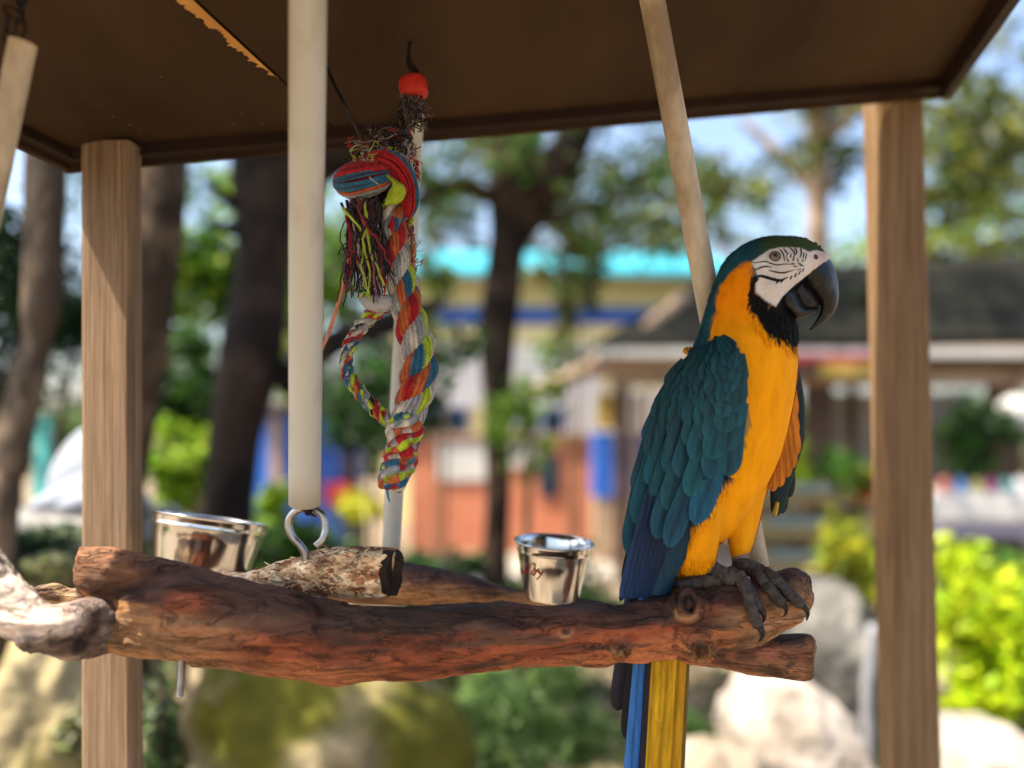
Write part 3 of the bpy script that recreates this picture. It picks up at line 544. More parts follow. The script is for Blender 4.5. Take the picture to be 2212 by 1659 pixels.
V = np.array([v.co[:] for v in bm.verts])+np.array(W(2196, 895, 7.0)); Fc = [tuple(v.index for v in f.verts) for f in bm.faces]; bm.free()
wh2 = M('grey_white_glass', (.4, .4, .38), (.48, .48, .46), 5, rough=.4); la = empty('globe_lamp', W(2196, 830, 7.0), 'round white globe hanging under the kiosk beam', 'lamp'); mk('globe', V, Fc, wh2, la); mk('stem', *tube([np.array(W(2196, 810, 7.4)), np.array(W(2196, 860, 7.0))], .02, 8), dkb, la)
# shelves and stall
z = 6.0
sh = empty('display_shelves', (W(1800, 0, z).x, z, 0), 'low wooden display shelves with pale blue edges behind the macaw', 'shelves')
shw = M('olive_timber', (.22, .17, .07), (.32, .25, .11), 6, rough=.8); pb = M('pale_blue_edge', (.22, .31, .32), rough=.5)
for v in (1045, 1118, 1190): part('shelf', sh, shw, 1640, 1890, v, v+44, z, .4); part('edge', sh, pb, 1660, 1800, v+2, v+16, z-.02, .018)
for u in (1650, 1880): part('leg', sh, dkb, u-8, u+8, 1046, gv(z)+3, z+.45, .06)
z = 6.4; stl = empty('market_stall', (W(2130, 0, z).x, z, 0), 'stall table under a white cloth with small colourful goods', 'stall')
part('table_top', stl, gy, 2020, 2330, 1068, 1092, z, .7); part('cloth', stl, gy, 2018, 2332, 1088, 1125, z-.02, .018)
for u in (2030, 2320): part('leg', stl, dkb, u-6, u+6, 1092, gv(z)+3, z+.3, .05)
part('crossboard', stl, M('lilac_paint', (.35, .34, .5), (.45, .42, .55), 12, rough=.6), 2022, 2328, 1126, 1160, z+.1, .03)
for i, (u, cc) in enumerate(((2040, (.6, .2, .15)), (2075, (.15, .3, .6)), (2110, (.7, .6, .2)), (2140, (.6, .15, .3)), (2170, (.2, .5, .4)), (2200, (.7, .7, .7)))):
    V, Fc = lathe([(0, 0), (.05, .0), (.06, .05), (.035, .11), (.02, .14), (0, .145)], 14, Matrix.Translation(W(u, 1068, z+.25)))
    names = ['salmon', 'blue', 'mustard', 'pink', 'green', 'white']
    tag(mk('trinket', V, Fc, M('glaze_'+names[i], cc, rough=.35), base=W(u, 1068, z+.25)), names[i]+' glazed trinket standing on the white stall cloth', 'trinket', 'trinkets on the stall')
pp = empty('white_stake', W(1888, gv(3.3), 3.3), 'short white stake leaning between the dark boulder and the pine post', 'stake')
mk('stake', *tube(catmull([np.array(W(1880, gv(3.3), 3.3)), np.array(W(1872, 1500, 3.3)), np.array(W(1886, 1350, 3.3))], 12), .022, 12), M('dull_white_paint', (.22, .22, .23), (.3, .3, .31), 8), pp)

# ------------------------------------------------------------------ hanging perch of branches
perch = empty('hanging_perch', W(1000, 1390, .92), 'rough reddish branches bolted together into a hanging perch', 'perch')
def branch(nm, lofts, vox, disp, colf, mat=None, label=None, knots=(), par=perch, parts=()):
    b = MB()
    for l in lofts: b.add(*loft(l, 60, 30))
    for t_ in parts: b.add(*tpx(t_, 30, 14))
    V, Fc, N = remesh(b.v(), b.F, vox, 3)
    P = PX(V)
    d = disp*(.9*fbm(V, (5, 16, 16), 4, 2.2)+.55*fbm(V, (22, 60, 60), 3, 7.7))
    r = fbm(V, (9, 34, 34), 2, 12.0); d += disp*.55*(sm01(r, .02, .09)-.5)          # flaking bark plates
    for (ku, kv, kr, kh) in knots:
        q = np.hypot(P[:, 0]-ku, P[:, 1]-kv)/kr; near = (N[:, 1] < .3)
        d += near*kh*(np.exp(-q**2*1.6)-.62*np.exp(-(q/.45)**2)-.18*np.exp(-((q-1.35)/.3)**2))
        ring = near*np.exp(-(q/.9)**2); d += ring*kh*.22*(nz(V, (170, 170, 170))+np.sin(q*16))
    V = V+N*d[:, None]; C = colf(V, PX(V), N)
    o = mk(nm, V, Fc, mat or m_perch, par, col=C)
    if label: o['label'] = label
    return o, BVHTree.FromPolygons([tuple(p) for p in V], [tuple(f) for f in Fc])
def main_col(V, P, N):
    u, v = P[:, 0], P[:, 1]
    red, dark, tan, org = (.31, .085, .036), (.095, .042, .028), (.46, .25, .115), (.50, .19, .075)
    yy = nz(V, (4, 4, 4), 3.0)*30
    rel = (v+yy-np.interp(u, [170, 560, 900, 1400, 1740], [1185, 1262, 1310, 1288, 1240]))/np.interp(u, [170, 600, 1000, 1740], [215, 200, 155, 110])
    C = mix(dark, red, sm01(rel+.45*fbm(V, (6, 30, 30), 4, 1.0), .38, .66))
    C = mix(C, org, sm01(rel+.2*fbm(V, (8, 25, 25), 3, 6.0), .75, 1.05)*.8)  # warm bounce light on the underside, put into the bark colour
    C = mix(C, (.10, .055, .035), sm01(fbm(V, (5, 40, 40), 4, 15.0), .16, .36)*.85)
    C = mix(C, tan, sm01(560-u+60*fbm(V, (9, 22, 22), 3, 4.0), 0, 200)*sm01(rel, .42, .62)*.9)
    C = mix(C, tan, sm01(u+90*fbm(V, (10, 20, 20), 3, 5.0), 1500, 1620)*sm01(rel+.3*fbm(V, (9, 20, 20), 2, 8.0), .25, .6)*.8)
    C = mix(C, (.36, .16, .07), sm01(340-u+40*fbm(V, (20, 20, 20), 3, 8.0), 0, 90)*sm01(1290-v, 0, 60)*.6)
    C = mix(C, (.50, .24, .09), sm01(polysd(P, [(170, 1275), (230, 1290), (335, 1310), (270, 1322), (200, 1318)]), -4, 6)*.9)
    for ku, kv, kr in ((1485, 1312, 36), (1338, 1398, 24), (1512, 1402, 34), (1222, 1362, 20)):
        q = np.hypot(u-ku, v-kv)/kr; C = mix(C, (.07, .042, .028), np.exp(-(q/.75)**2)*.9); C = mix(C, (.56, .30, .13), np.exp(-((q-.72)/.16)**2)*.75*sm01(v-kv+8*nz(V, (90, 90, 90)), -4, 10))
    return C
def zc(u): return np.interp(u, [165, 600, 1100, 1750], [.905, .912, .93, .962])
def rib(ut, vt, ub, vb, k=1.0):
    du, dv = (ut-ub)*.018, (vt-vb)*.018; ut, vt, ub, vb = ut-du, vt-dv, ub+du, vb+dv; z_ = float(zc((ut+ub)/2)); return (ut, vt, ub, vb, z_, k*.5*math.hypot(ut-ub, vt-vb)*z_/F)
mainr = [rib(*x) for x in ((225, 1300, 225, 1330), (262, 1262, 258, 1386), (312, 1240, 305, 1412), (390, 1228, 380, 1436), (500, 1248, 495, 1450), (600, 1272, 600, 1465), (700, 1292, 700, 1474), (800, 1305, 800, 1474), (900, 1311, 900, 1470), (1000, 1306, 1000, 1462), (1100, 1306, 1100, 1451), (1200, 1310, 1200, 1445), (1300, 1302, 1300, 1437), (1400, 1287, 1403, 1430), (1500, 1268, 1508, 1422), (1600, 1250, 1612, 1400), (1680, 1232, 1700, 1362), (1716, 1224, 1738, 1340), (1744, 1242, 1750, 1322))]
stub1 = [rib(*x, .8) for x in ((172, 1181, 166, 1282), (178, 1180, 200, 1308), (240, 1186, 258, 1318), (330, 1206, 330, 1340), (450, 1236, 440, 1380), (560, 1266, 550, 1400))]
stub2 = [rib(*x, .75) for x in ((182, 1328, 200, 1388), (200, 1318, 214, 1398), (260, 1318, 262, 1414), (340, 1310, 335, 1426), (450, 1300, 440, 1440))]
for s_ in (stub2,):
    for i in range(len(s_)): s_[i] = s_[i][:4]+(s_[i][4]-.018*(1-i/5),)+s_[i][5:]
mb, mainbvh = branch('branch', [mainr, stub1, stub2], .0026, .0056, main_col, label='thick reddish front branch with knots and a forked end',
    knots=((1485, 1312, 36, .024), (1338, 1396, 24, .017), (1512, 1400, 34, .018), (1222, 1362, 20, .006)))
def lower_col(V, P, N):
    C = mix((.34, .14, .085), (.46, .23, .11), sm01(fbm(V, (8, 30, 30), 3), -.2, .3)); C = mix(C, (.09, .05, .03), sm01(fbm(V, (20, 40, 40), 3, 3.0), .05, .3)*.8)
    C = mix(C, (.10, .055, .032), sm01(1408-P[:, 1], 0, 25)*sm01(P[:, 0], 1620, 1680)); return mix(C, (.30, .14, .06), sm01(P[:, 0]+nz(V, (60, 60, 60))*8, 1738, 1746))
branch('branch', [[(1300, 1330, 1290, 1400, 1.03, .022), (1450, 1350, 1440, 1428, 1.02, .024), (1560, 1368, 1550, 1442, 1.005, .024), (1660, 1372, 1650, 1460, .995, .025), (1742, 1366, 1730, 1471, .985, .028), (1766, 1382, 1752, 1468, .98, .026)]], .003, .003, lower_col, label='lower branch with a flat cut end behind the front branch')
def chew_col(V, P, N):
    C = mix((.80, .55, .32), (.95, .76, .54), sm01(fbm(V, (16, 60, 60), 3), -.2, .3)); C = mix(C, (.26, .10, .045), sm01(fbm(V, (24, 50, 50), 4, 5.0), .06, .28)*.9)
    C = mix(C, (.03, .018, .012), sm01(P[:, 0]+(P[:, 1]-1240)*.17, 843, 848)); return C
ch, chbvh = branch('branch', [[(480, 1238, 480, 1262, 1.0, .008), (530, 1234, 530, 1268, .985, .012), (600, 1210, 600, 1275, .965, .022), (680, 1188, 680, 1290, .95, .028), (760, 1178, 752, 1298, .94, .032), (830, 1182, 822, 1298, .935, .032), (860, 1190, 846, 1292, .932, .029), (869, 1202, 854, 1284, .931, .024)]], .0024, .0052, chew_col, m_chew, label='pale chewed branch stub with frayed fibres and a dark cut end')
a_ = np.linspace(0, 2*math.pi, 30, endpoint=False); q_ = np.stack([853+15*np.cos(a_)+1.5*np.sin(a_*5), 1239+50*np.sin(a_)+2*np.sin(a_*7), .914+.017*np.cos(a_)], 1); e_ = WA(q_)
mk('cut_end', np.concatenate([e_, e_+np.array([-.012, .010, 0])]), [tuple(range(30)), tuple(range(59, 29, -1))]+[(i, 30+i, 30+(i+1) % 30, (i+1) % 30) for i in range(30)], M('dark_cut_wood', (.010, .006, .004), (.035, .022, .015), 90, rough=.9, bump=.8, bscale=200), perch, smooth=False)
b = MB()                                            # frayed fibres on the chewed stub
for i in range(330):
    u, v = rng.uniform(560, 826), rng.uniform(1182, 1288); o = Vector((0, 0, EYE)); h = chbvh.ray_cast(o, (W(u, v, 1)-o).normalized())
    if h[0] is None: continue
    p = np.array(h[0]); a = np.array([rng.choice([-1, 1]), 0, rng.normal()*.25]); l = rng.uniform(.003, .009); nn = np.array(h[1])
    b.add(*tube([p-nn*.001, p+a*l*.6+nn*l*.25, p+a*l+nn*l*(.2+.7*rng.random())+np.array([0, 0, -.15*l])], [.0012, .0010, .0003], 4), (.72, .52, .32) if rng.random() < .7 else (.36, .17, .08))
b.build('frayed_fibres', m_chew, perch, kind='stuff')
def rear_col(V, P, N):
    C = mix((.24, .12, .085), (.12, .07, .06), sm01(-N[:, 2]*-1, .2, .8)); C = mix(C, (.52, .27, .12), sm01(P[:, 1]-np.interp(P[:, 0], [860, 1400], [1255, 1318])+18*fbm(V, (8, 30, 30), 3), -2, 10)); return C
branch('branch', [[(370, 1250, 370, 1286, 1.125, .014), (500, 1240, 500, 1288, 1.12, .018), (700, 1224, 700, 1300, 1.11, .024), (860, 1212, 860, 1306, 1.10, .028), (960, 1230, 955, 1310, 1.10, .025), (1060, 1256, 1055, 1318, 1.10, .021), (1150, 1280, 1145, 1334, 1.10, .018), (1215, 1288, 1215, 1345, 1.10, .018), (1340, 1305, 1340, 1360, 1.10, .018), (1500, 1325, 1500, 1375, 1.08, .018)]], .0032, .003, rear_col, label='smooth rear branch behind the chewed stub')
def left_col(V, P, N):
    C = mix((.85, .72, .62), (.40, .28, .24), sm01(fbm(V, (10, 10, 10), 4), 0, .3)); C = mix(C, (.95, .84, .68), sm01(fbm(V, (14, 14, 9), 4, 6.0), -.05, .2)*.8); C = mix(C, (.17, .10, .085), sm01(P[:, 1]+30*nz(V, (20, 20, 20)), 1372, 1400)*.8); C = mix(C, (.13, .08, .072), sm01(P[:, 0], 150, 190)*.7)  # pale bare wood, lightened further so the sun's glare sits in the colour
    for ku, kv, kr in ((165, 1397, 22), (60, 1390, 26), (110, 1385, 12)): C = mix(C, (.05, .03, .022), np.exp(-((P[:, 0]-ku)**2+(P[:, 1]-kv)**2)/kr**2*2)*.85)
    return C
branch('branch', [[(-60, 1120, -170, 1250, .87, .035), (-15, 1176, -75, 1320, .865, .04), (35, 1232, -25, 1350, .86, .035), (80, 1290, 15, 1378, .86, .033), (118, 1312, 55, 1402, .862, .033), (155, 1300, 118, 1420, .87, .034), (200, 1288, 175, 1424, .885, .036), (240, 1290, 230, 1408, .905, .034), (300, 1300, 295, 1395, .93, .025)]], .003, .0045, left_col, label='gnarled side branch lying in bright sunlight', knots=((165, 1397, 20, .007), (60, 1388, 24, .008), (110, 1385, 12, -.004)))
branch('branch', [], .0022, .004, lambda V, P, N: mix((.55, .36, .20), (.16, .09, .06), sm01(fbm(V, (30, 50, 50), 3), -.1, .2)), label='short twisted branch behind the gnarled one',
       parts=([(70, 1290, .96, 18), (110, 1280, .95, 20), (150, 1290, .95, 17), (190, 1288, .95, 20), (260, 1300, .94, 18)],))
# eye bolt and threaded rod
eb = tpx([(682, 1180, .925, 8.2), (697, 1165, .927, 8.4), (703, 1142, .93, 8.5), (696, 1112, .932, 8.5), (665, 1097, .934, 8.5), (634, 1108, .934, 8.5), (623, 1132, .934, 8.5), (632, 1160, .934, 8.5), (650, 1180, .934, 8.5), (659, 1200, .934, 8.5), (660, 1245, .936, 8.0)], 70, 14)
mk('eye_bolt', *eb, m_steel2, perch)
p = catmull([(393, 1400, .9, 7), (389, 1504, .9, 7)], 120); p[:, 3] = 7+.9*np.sin(np.arange(120)*1.55)
mk('threaded_rod', *tube(WA(p[:, :3]), p[:, 3]*.9/F, 14), m_steel2, perch)

# ------------------------------------------------------------------ pipes, chains, cable
def pipe(label, a, b, r, mat, wire=None):
    P0, P1 = np.array(W(*a)), np.array(W(*b)); P = P0+(P1-P0)*np.linspace(0, 1, 14)[:, None]; ns = 36
    V, Fc = tube(P, r, ns, False); V2, F2 = tube(P, r*.84, ns, False); n0 = len(V); m = len(P)
    Fc = Fc+[tuple(i+n0 for i in f)[::-1] for f in F2]
    for e_ in (0, (m-1)*ns): Fc += [(e_+j, e_+(j+1) % ns, n0+e_+(j+1) % ns, n0+e_+j) for j in range(ns)]
    t = empty('plastic_pipe', P1, label, 'pipe', 'plastic pipes around the hanging chains'); mk('tube', np.concatenate([V, V2]), Fc, mat, t); return t
tp = plane_hit(666, -330); pz = .935
t = pipe('clean white plastic pipe hanging above the eye bolt', (666, -110, .775), (658, 1088, pz), 35.5*pz/F*.96, m_pvc)
for k in range(3): mk('wire', *tpx([(650+6*k, 1082, pz-.004, 2.6), (656+7*k, 1098, pz-.008-.002*k, 2.6), (664+2*k, 1112, pz-.012, 2.6), (674-4*k, 1100, pz-.004, 2.6), (672, 1080, pz, 2.6)], 24, 7), m_blackmetal, t)
mk('wire', *tpx([(654, 1100, pz-.012, 3), (668, 1108, pz-.014, 3.2), (682, 1116, pz-.012, 2.5)], 10, 7), m_blackmetal, t)
pipe('grimy tan plastic pipe slanting down behind the macaw', (1398, -60, .945), (1636, 1222, 1.035), 26.5*.97/F, m_pvc2)
pipe('thin yellowed plastic pipe behind the rope toy', (896, 250, 1.15), (843, 1222, 1.11), 19.5*1.14/F, m_pvc)
t = pipe('stained plastic pipe on a rusty chain at the roof corner', (50, 92, .77), (-35, 500, .78), 27.5*.77/F, m_pvc2)
def link(c, L, w, r, ang, tw, par, z_):
    P = []
    for a in np.linspace(0, 2*math.pi, 24, endpoint=False):
        x, y = w*math.cos(a)*math.cos(tw), L*math.sin(a); P.append((c[0]+x*math.cos(ang)-y*math.sin(ang), c[1]+x*math.sin(ang)+y*math.cos(ang), z_+w*math.cos(a)*math.sin(tw)*.9/F*1.6))
    P.append(P[0]); P.append(P[1]); return mk('chain_link', *tube(WA(P), r*z_/F, 8, False), m_blackmetal, par)
for (c, L, w, a, tw) in (((44, 62), 22, 11, .1, .3), ((46, 28), 22, 11, -.1, 1.2), ((46, -4), 22, 11, .1, .3), ((20, 88), 22, 10, -.5, .3), ((14, 52), 22, 10, .3, 1.1), ((26, 28), 20, 10, -.9, .4)): link(c, L, w, 3.2, a, tw, t, .77)
mk('hook', *tpx([(46, -40, .77, 5), (48, -20, .77, 6), (44, 10, .77, 5)], 14, 8), m_blackmetal, t)
ca = empty('cable', plane_hit(690, 110), 'dark bent cable hanging from the roof beside the front pipe', 'cable')
pr = plane_hit(693, 108); mk('wire', *tpx([(693, 104, pr.y, 4.2), (712, 160, pr.y+.02, 4.2), (738, 215, .93, 4.4), (765, 265, .94, 4.6), (790, 325, .95, 4.6), (800, 370, .955, 4.6)], 40, 8), m_blackmetal, ca)

# ------------------------------------------------------------------ steel cups
def cup(label, c, rt, rb, h, tx, ty, name='steel_cup', lip=.003, group='steel feeding cups'):
    t = empty(name, c, label, 'cup', group)
    Mx = Matrix.Translation(c) @ Matrix.Rotation(ty, 4, 'Y') @ Matrix.Rotation(tx, 4, 'X')
    k = rt/.075; g = lambda f: rb+(rt-rb)*f
    prof = [(0, 0), (rb*.9, 0), (rb*.98, .0015), (rb, .004), (g(.3), h*.3), (g(.62), h*.62), (g(.80)+.0002, h*.80), (g(.82)+.0018*k, h*.825), (g(.85)+.002*k, h*.85), (g(.87)+.0004, h*.875), (g(.9)+.0012, h*.91), (g(.95)+.0008, h*.955), (rt+.0008, h*.98), (rt+lip, h*.988), (rt+lip*1.1, h*1.0), (rt+lip*.5, h*1.008), (rt-.001, h*1.002), (g(.9)-.0015, h*.9), (g(.5)-.0015, h*.5), (rb-.002, h*.06), (0, h*.05)]
    V, Fc = lathe(prof, 72, Mx); mk('bowl', V, Fc, m_steel, t)
    return t, BVHTree.FromPolygons([tuple(p) for p in V], [tuple(f) for f in Fc])
cup('large steel pail standing on the rear branch beside the pine post', W(432, 1252, 1.12), .0765, .061, .087, R(-8), R(8.0), 'steel_pail')
t, cb = cup('small steel cup with red handwriting on the rear branch', W(1190, 1291, 1.10), .0525, .0385, .0785, R(3.5), R(3.5))
m_ink = M('red_marker', (.30, .02, .012), rough=.5)
def ink(pts):
    P = []
    o = Vector((0, 0, EYE))
    for u, v in catmull(pts, 14):
        u, v = 658.3+.3716*u, 1042.3+.3716*v; h = cb.ray_cast(o, (W(u, v, 1)-o).normalized())
        if h[0] is not None: P.append(np.array(h[0])+np.array(h[1])*.0002)
    if len(P) > 3: mk('handwriting', *tube(P, .0011, 6), m_ink, t)
for s_ in ([(1238, 470), (1244, 500), (1240, 515)], [(1256, 495), (1262, 528), (1276, 522), (1284, 488)], [(1284, 488), (1288, 516), (1302, 512), (1304, 480), (1290, 474)], [(1328, 468), (1340, 482), (1334, 505), (1318, 525), (1328, 535), (1346, 510)], [(1330, 498), (1352, 515), (1372, 534)], [(1362, 500), (1344, 520), (1334, 540)], [(1362, 512), (1368, 528), (1378, 528)], [(1388, 510), (1372, 538), (1350, 562)]): ink(s_)

# ------------------------------------------------------------------ rope toy
toy = empty('rope_toy', W(860, 1050, .955), 'frayed multicoloured cotton rope toy with a loop and a red bead', 'toy')
RED, LIME, GREY, TEAL, ORG, DKP, CRM = (.42, .018, .024), (.46, .58, .04), (.33, .34, .35), (.03, .13, .23), (.50, .12, .04), (.022, .011, .016), (.60, .54, .46)
def rope(nm, path, nstr, pitch, palettes, n=160, ns=14, k=.56, twist=1.0, par=toy, wob=.05, fine=0):
    p = catmull(path, n); C3 = WA(p[:, :3]); rad = p[:, 3]*p[:, 2]/F; T, N, B = frames(C3)
    s = np.concatenate([[0], np.cumsum(np.linalg.norm(np.diff(C3, axis=0), axis=1))]); pm = pitch*.95/F; b = MB()
    for j in range(nstr):
        ph = 2*math.pi*(s/pm+j/nstr); off = rad*(1-k)
        P = C3+off[:, None]*(np.cos(ph)[:, None]*N+np.sin(ph)[:, None]*B)
        rs = rad*k*(1+wob*np.sin(s/pm*23+j*2)); V, Fc = tube(P, rs, ns)
        pal = palettes[j % len(palettes)]; th = np.linspace(0, 1, ns, endpoint=False)
        ii = ((th[None, :]+(twist*s/pm)[:, None]+j*.37+.04*np.sin(s/pm*9)[:, None]) % 1*len(pal)).astype(int) % len(pal)
        if fine: ii = (ii+(s/pm*fine).astype(int)[:, None]*2) % len(pal)
        C = np.array(pal)[ii].reshape(-1, 3)*(.8+.35*rng.random((len(V), 1)))
        d = (V-np.repeat(P, ns, 0)); d /= np.linalg.norm(d, axis=1)[:, None]+1e-9; nrd = max(3, ns//4)
        rg = np.sin(np.tile(th*2*math.pi*nrd, n)+np.repeat(s/pm*2*math.pi*twist*nrd, ns)); V = V+d*(np.repeat(rs, ns)*.07*rg)[:, None]; C = C*(.80+.28*rg[:, None])  # darker grooves between yarns: crease shade put into the colour
        b.add(V, Fc, C)
    return b.build(nm, m_rope, par)
PA = [[CRM, LIME, GREY, CRM, GREY], [RED, TEAL, ORG, RED, ORG], [GREY, CRM, LIME, TEAL, ORG]]
PB = [[CRM, LIME, DKP, GREY, ORG, CRM], [RED, TEAL, ORG, DKP, LIME], [GREY, CRM, LIME, ORG, TEAL]]
rope('thin_rope', [(893, 196, .972, 15), (880, 245, .972, 15), (876, 290, .97, 15), (888, 345, .966, 15), (893, 390, .965, 16), (880, 440, .968, 16), (880, 500, .966, 15), (884, 545, .966, 12)], 3, 62, [[RED, DKP, LIME], [CRM, ORG, TEAL], [ORG, CRM, DKP]], n=120, ns=12)
rope('main_rope', [(852, 438, .95, 28), (848, 490, .948, 31), (856, 550, .947, 31), (870, 620, .947, 33), (886, 690, .946, 36), (902, 755, .945, 39), (904, 810, .946, 41), (892, 870, .948, 38), (880, 905, .949, 35), (872, 935, .95, 32)], 3, 150, PA, n=280, ns=44, k=.55)
rope('woven_tail', [(885, 880, .949, 34), (876, 920, .949, 39), (870, 965, .948, 37), (862, 1000, .947, 37), (850, 1030, .946, 36), (842, 1054, .946, 24)], 6, 104, [[CRM, RED, GREY], [LIME, CRM, ORG], [TEAL, GREY, RED], [CRM, ORG, LIME], [GREY, RED, CRM], [ORG, LIME, TEAL]], n=180, ns=12, k=.36, fine=7, wob=.22)
rope('loop', [(840, 655, .956, 16), (800, 684, .958, 17), (768, 722, .958, 16), (748, 768, .958, 15), (755, 815, .957, 16), (780, 850, .956, 16), (812, 884, .954, 17), (846, 915, .952, 17)], 4, 66, [[GREY, TEAL, CRM], [RED, LIME, TEAL], [ORG, CRM, RED], [DKP, LIME, GREY]], n=180, ns=12, k=.46, fine=3, wob=.18)
def fat(nm, path, pal, a0=0.0, n=50, ns=40, flat=1.0):
    p = catmull(path, n); P = WA(p[:, :3]); T, N, B = frames(P); rad = p[:, 3]*p[:, 2]/F; b = MB(); ny = 46
    b.add(*tube(P, rad*.9, 20), np.array(pal[0])*.25)  # core darkened to act as the shade in gaps between yarns
    for k in range(ny):
        th = (k+rng.normal()*.25)/ny; c = np.array(pal[int(((th+a0) % 1)*len(pal)) % len(pal)])*(.7+.5*rng.random()); a = 2*math.pi*th+.10*np.sin(np.linspace(0, 3, n)*rng.uniform(.5, 2)+rng.uniform(0, 6))
        rr = rad*(.93+.05*rng.random()); Q = P+rr[:, None]*(np.cos(a)[:, None]*N+np.sin(a)[:, None]*B)
        b.add(*tube(Q, np.maximum(rad*.085*(.8+.4*rng.random()), .00012), 6), c)
    return b.build(nm, m_rope, toy)
fat('knot_coil', [(728, 388, .962, 4), (740, 392, .952, 24), (765, 392, .937, 38), (795, 386, .931, 37), (825, 380, .935, 28), (842, 376, .945, 12)], [RED, TEAL, TEAL, TEAL, ORG, GREY, GREY, GREY, GREY, GREY, GREY, GREY, GREY, LIME, LIME, LIME, RED, RED, RED, RED], a0=.0)
fat('knot_coil', [(788, 376, .958, 8), (800, 356, .947, 22), (828, 350, .938, 27), (858, 365, .935, 26), (880, 398, .935, 22), (886, 440, .938, 18), (880, 470, .945, 8)], [RED, RED, RED, RED, ORG, RED, RED, RED, RED, TEAL, TEAL, RED, RED, RED], a0=.0)
for k in range(22):
    f = k/21; mk('knot_yarn', *tpx([(826+4*f, 372+2*f, .930, 1.4), (850+2*f+rng.normal()*1.5, 388+6*f, .914-.006*math.sin(f*3), 2.8), (876-34*f+rng.normal()*2, 408+8*f, .912-.008*math.sin(f*3), 3.1), (862-28*f+rng.normal()*1.5, 436+5*f, .914-.005*math.sin(f*3), 2.9), (828+2*f, 440-4*f, .930, 1.6)], 22, 6), M('lime_cotton', (.32, .42, .02), (.46, .56, .05), 200, rough=.95, bump=.5, bscale=500), toy)
fat('knot_coil', [(790, 420, .962, 10), (815, 418, .955, 24), (845, 415, .955, 26), (872, 420, .96, 14)], [DKP, DKP, GREY, DKP, DKP, LIME, DKP])
rope('knot_strand', [(850, 446, .944, 14), (842, 470, .94, 22), (846, 500, .94, 22)], 2, 120, [[CRM, GREY, CRM], [ORG, TEAL, RED]], n=40)
mk('knot_coil', *tpx([(778, 640, .95, 8), (800, 652, .943, 18), (828, 655, .94, 20), (848, 648, .945, 12)], 24, 16), M('grey_cotton', (.36, .36, .38), (.5, .49, .47), 160, rough=.95, bump=.6, bscale=400), toy)
def yarns(nm, n, src, dst, sig, cols, r=1.4, curl=9, z_=.945, seg=14):
    b = MB()
    for i in range(n):
        a = np.array([rng.uniform(*src[0]), rng.uniform(*src[1])]); e_ = np.array([rng.uniform(*dst[0]), rng.uniform(*dst[1])])
        t_ = np.linspace(0, 1, seg)[:, None]; p = a+(e_-a)*t_+np.cumsum(rng.normal(size=(seg, 2))*curl*.35, axis=0)+curl*np.sin(t_*rng.uniform(3, 12)+rng.uniform(0, 6))*rng.normal(size=(1, 2))*.7
        zz = z_+rng.normal()*sig+np.cumsum(rng.normal(size=(seg, 1))*.0012, axis=0)
        rr = r*(.6+.8*rng.random()); b.add(*tube(WA(np.concatenate([p, zz], 1)), np.linspace(rr, rr*.5, seg)*.95/F, 4), np.array(cols[rng.integers(0, len(cols))])*(.7+.5*rng.random()))
    return tag(b.build(nm, m_rope, toy), kind='stuff')
yarns('tassel', 190, ((756, 815), (425, 450)), ((748, 840), (520, 640)), .012, [DKP]*6+[(.10, .03, .05), (.16, .06, .09), (.02, .012, .016)], 2.6)
yarns('tassel', 46, ((745, 800), (425, 470)), ((765, 845), (560, 665)), .010, [CRM, GREY, LIME, RED, (.3, .1, .14)], 2.4, 8, .934)
yarns('frayed_top', 130, ((795, 880), (292, 330)), ((785, 885), (300, 350)), .010, [DKP]*4+[(.12, .07, .05), (.25, .18, .13), RED], 2.0, 14, .95)
yarns('frayed_top', 80, ((765, 890), (322, 352)), ((755, 900), (330, 375)), .008, [CRM, LIME, (.5, .44, .36), GREY, DKP, RED], 1.9, 13, .94)
yarns('frayed_thread', 60, ((868, 892), (205, 240)), ((880, 925), (225, 285)), .008, [(.08, .05, .04), (.16, .11, .09), DKP], 2.2, 11, .965)
yarns('frayed_thread', 40, ((868, 890), (480, 620)), ((885, 905), (500, 660)), .006, [CRM, RED, ORG, (.3, .2, .15)], 1.4, 7, .955)
yarns('frayed_thread', 26, ((770, 800), (590, 640)), ((780, 840), (610, 665)), .008, [DKP, TEAL, RED, LIME], 1.8, 8, .942)
mk('loose_thread', *tpx([(757, 530, .95, 4), (748, 590, .948, 4.4), (732, 650, .946, 4.2), (714, 708, .945, 4.4), (696, 755, .943, 3)], 40, 8), M('orange_cotton', (.55, .16, .07), (.66, .34, .22), 140, rough=.9), toy)
mk('loose_thread', *tpx([(836, 1060, .946, 3), (839, 1075, .946, 2.4), (842, 1086, .946, 1)], 10, 6), M('blue_cotton', (.04, .18, .28), rough=.9), toy)
Mx = Matrix.Translation(W(893, 190, .972)) @ Matrix.Rotation(R(-12), 4, 'Y')
V, Fc = lathe([(.009, -.013), (.0155, -.012), (.0172, -.007), (.0172, .006), (.0155, .0115), (.009, .0125), (.008, .0), (.009, -.013)], 32, Mx); mk('bead', V, Fc, m_redplastic, toy)
ph = plane_hit(886, 92)
mk('hanging_cord', *tpx([(886, 90, ph.y, 4), (883, 120, ph.y-.01, 5), (885, 140, .99, 8), (897, 158, .98, 10), (905, 172, .975, 8), (896, 190, .972, 6)], 30, 8), m_blackmetal, toy)
mk('hanging_cord', *tpx([(884, 128, ph.y-.01, 3), (892, 150, .985, 4), (912, 168, .975, 4), (914, 182, .974, 3)], 20, 8), m_blackmetal, toy)

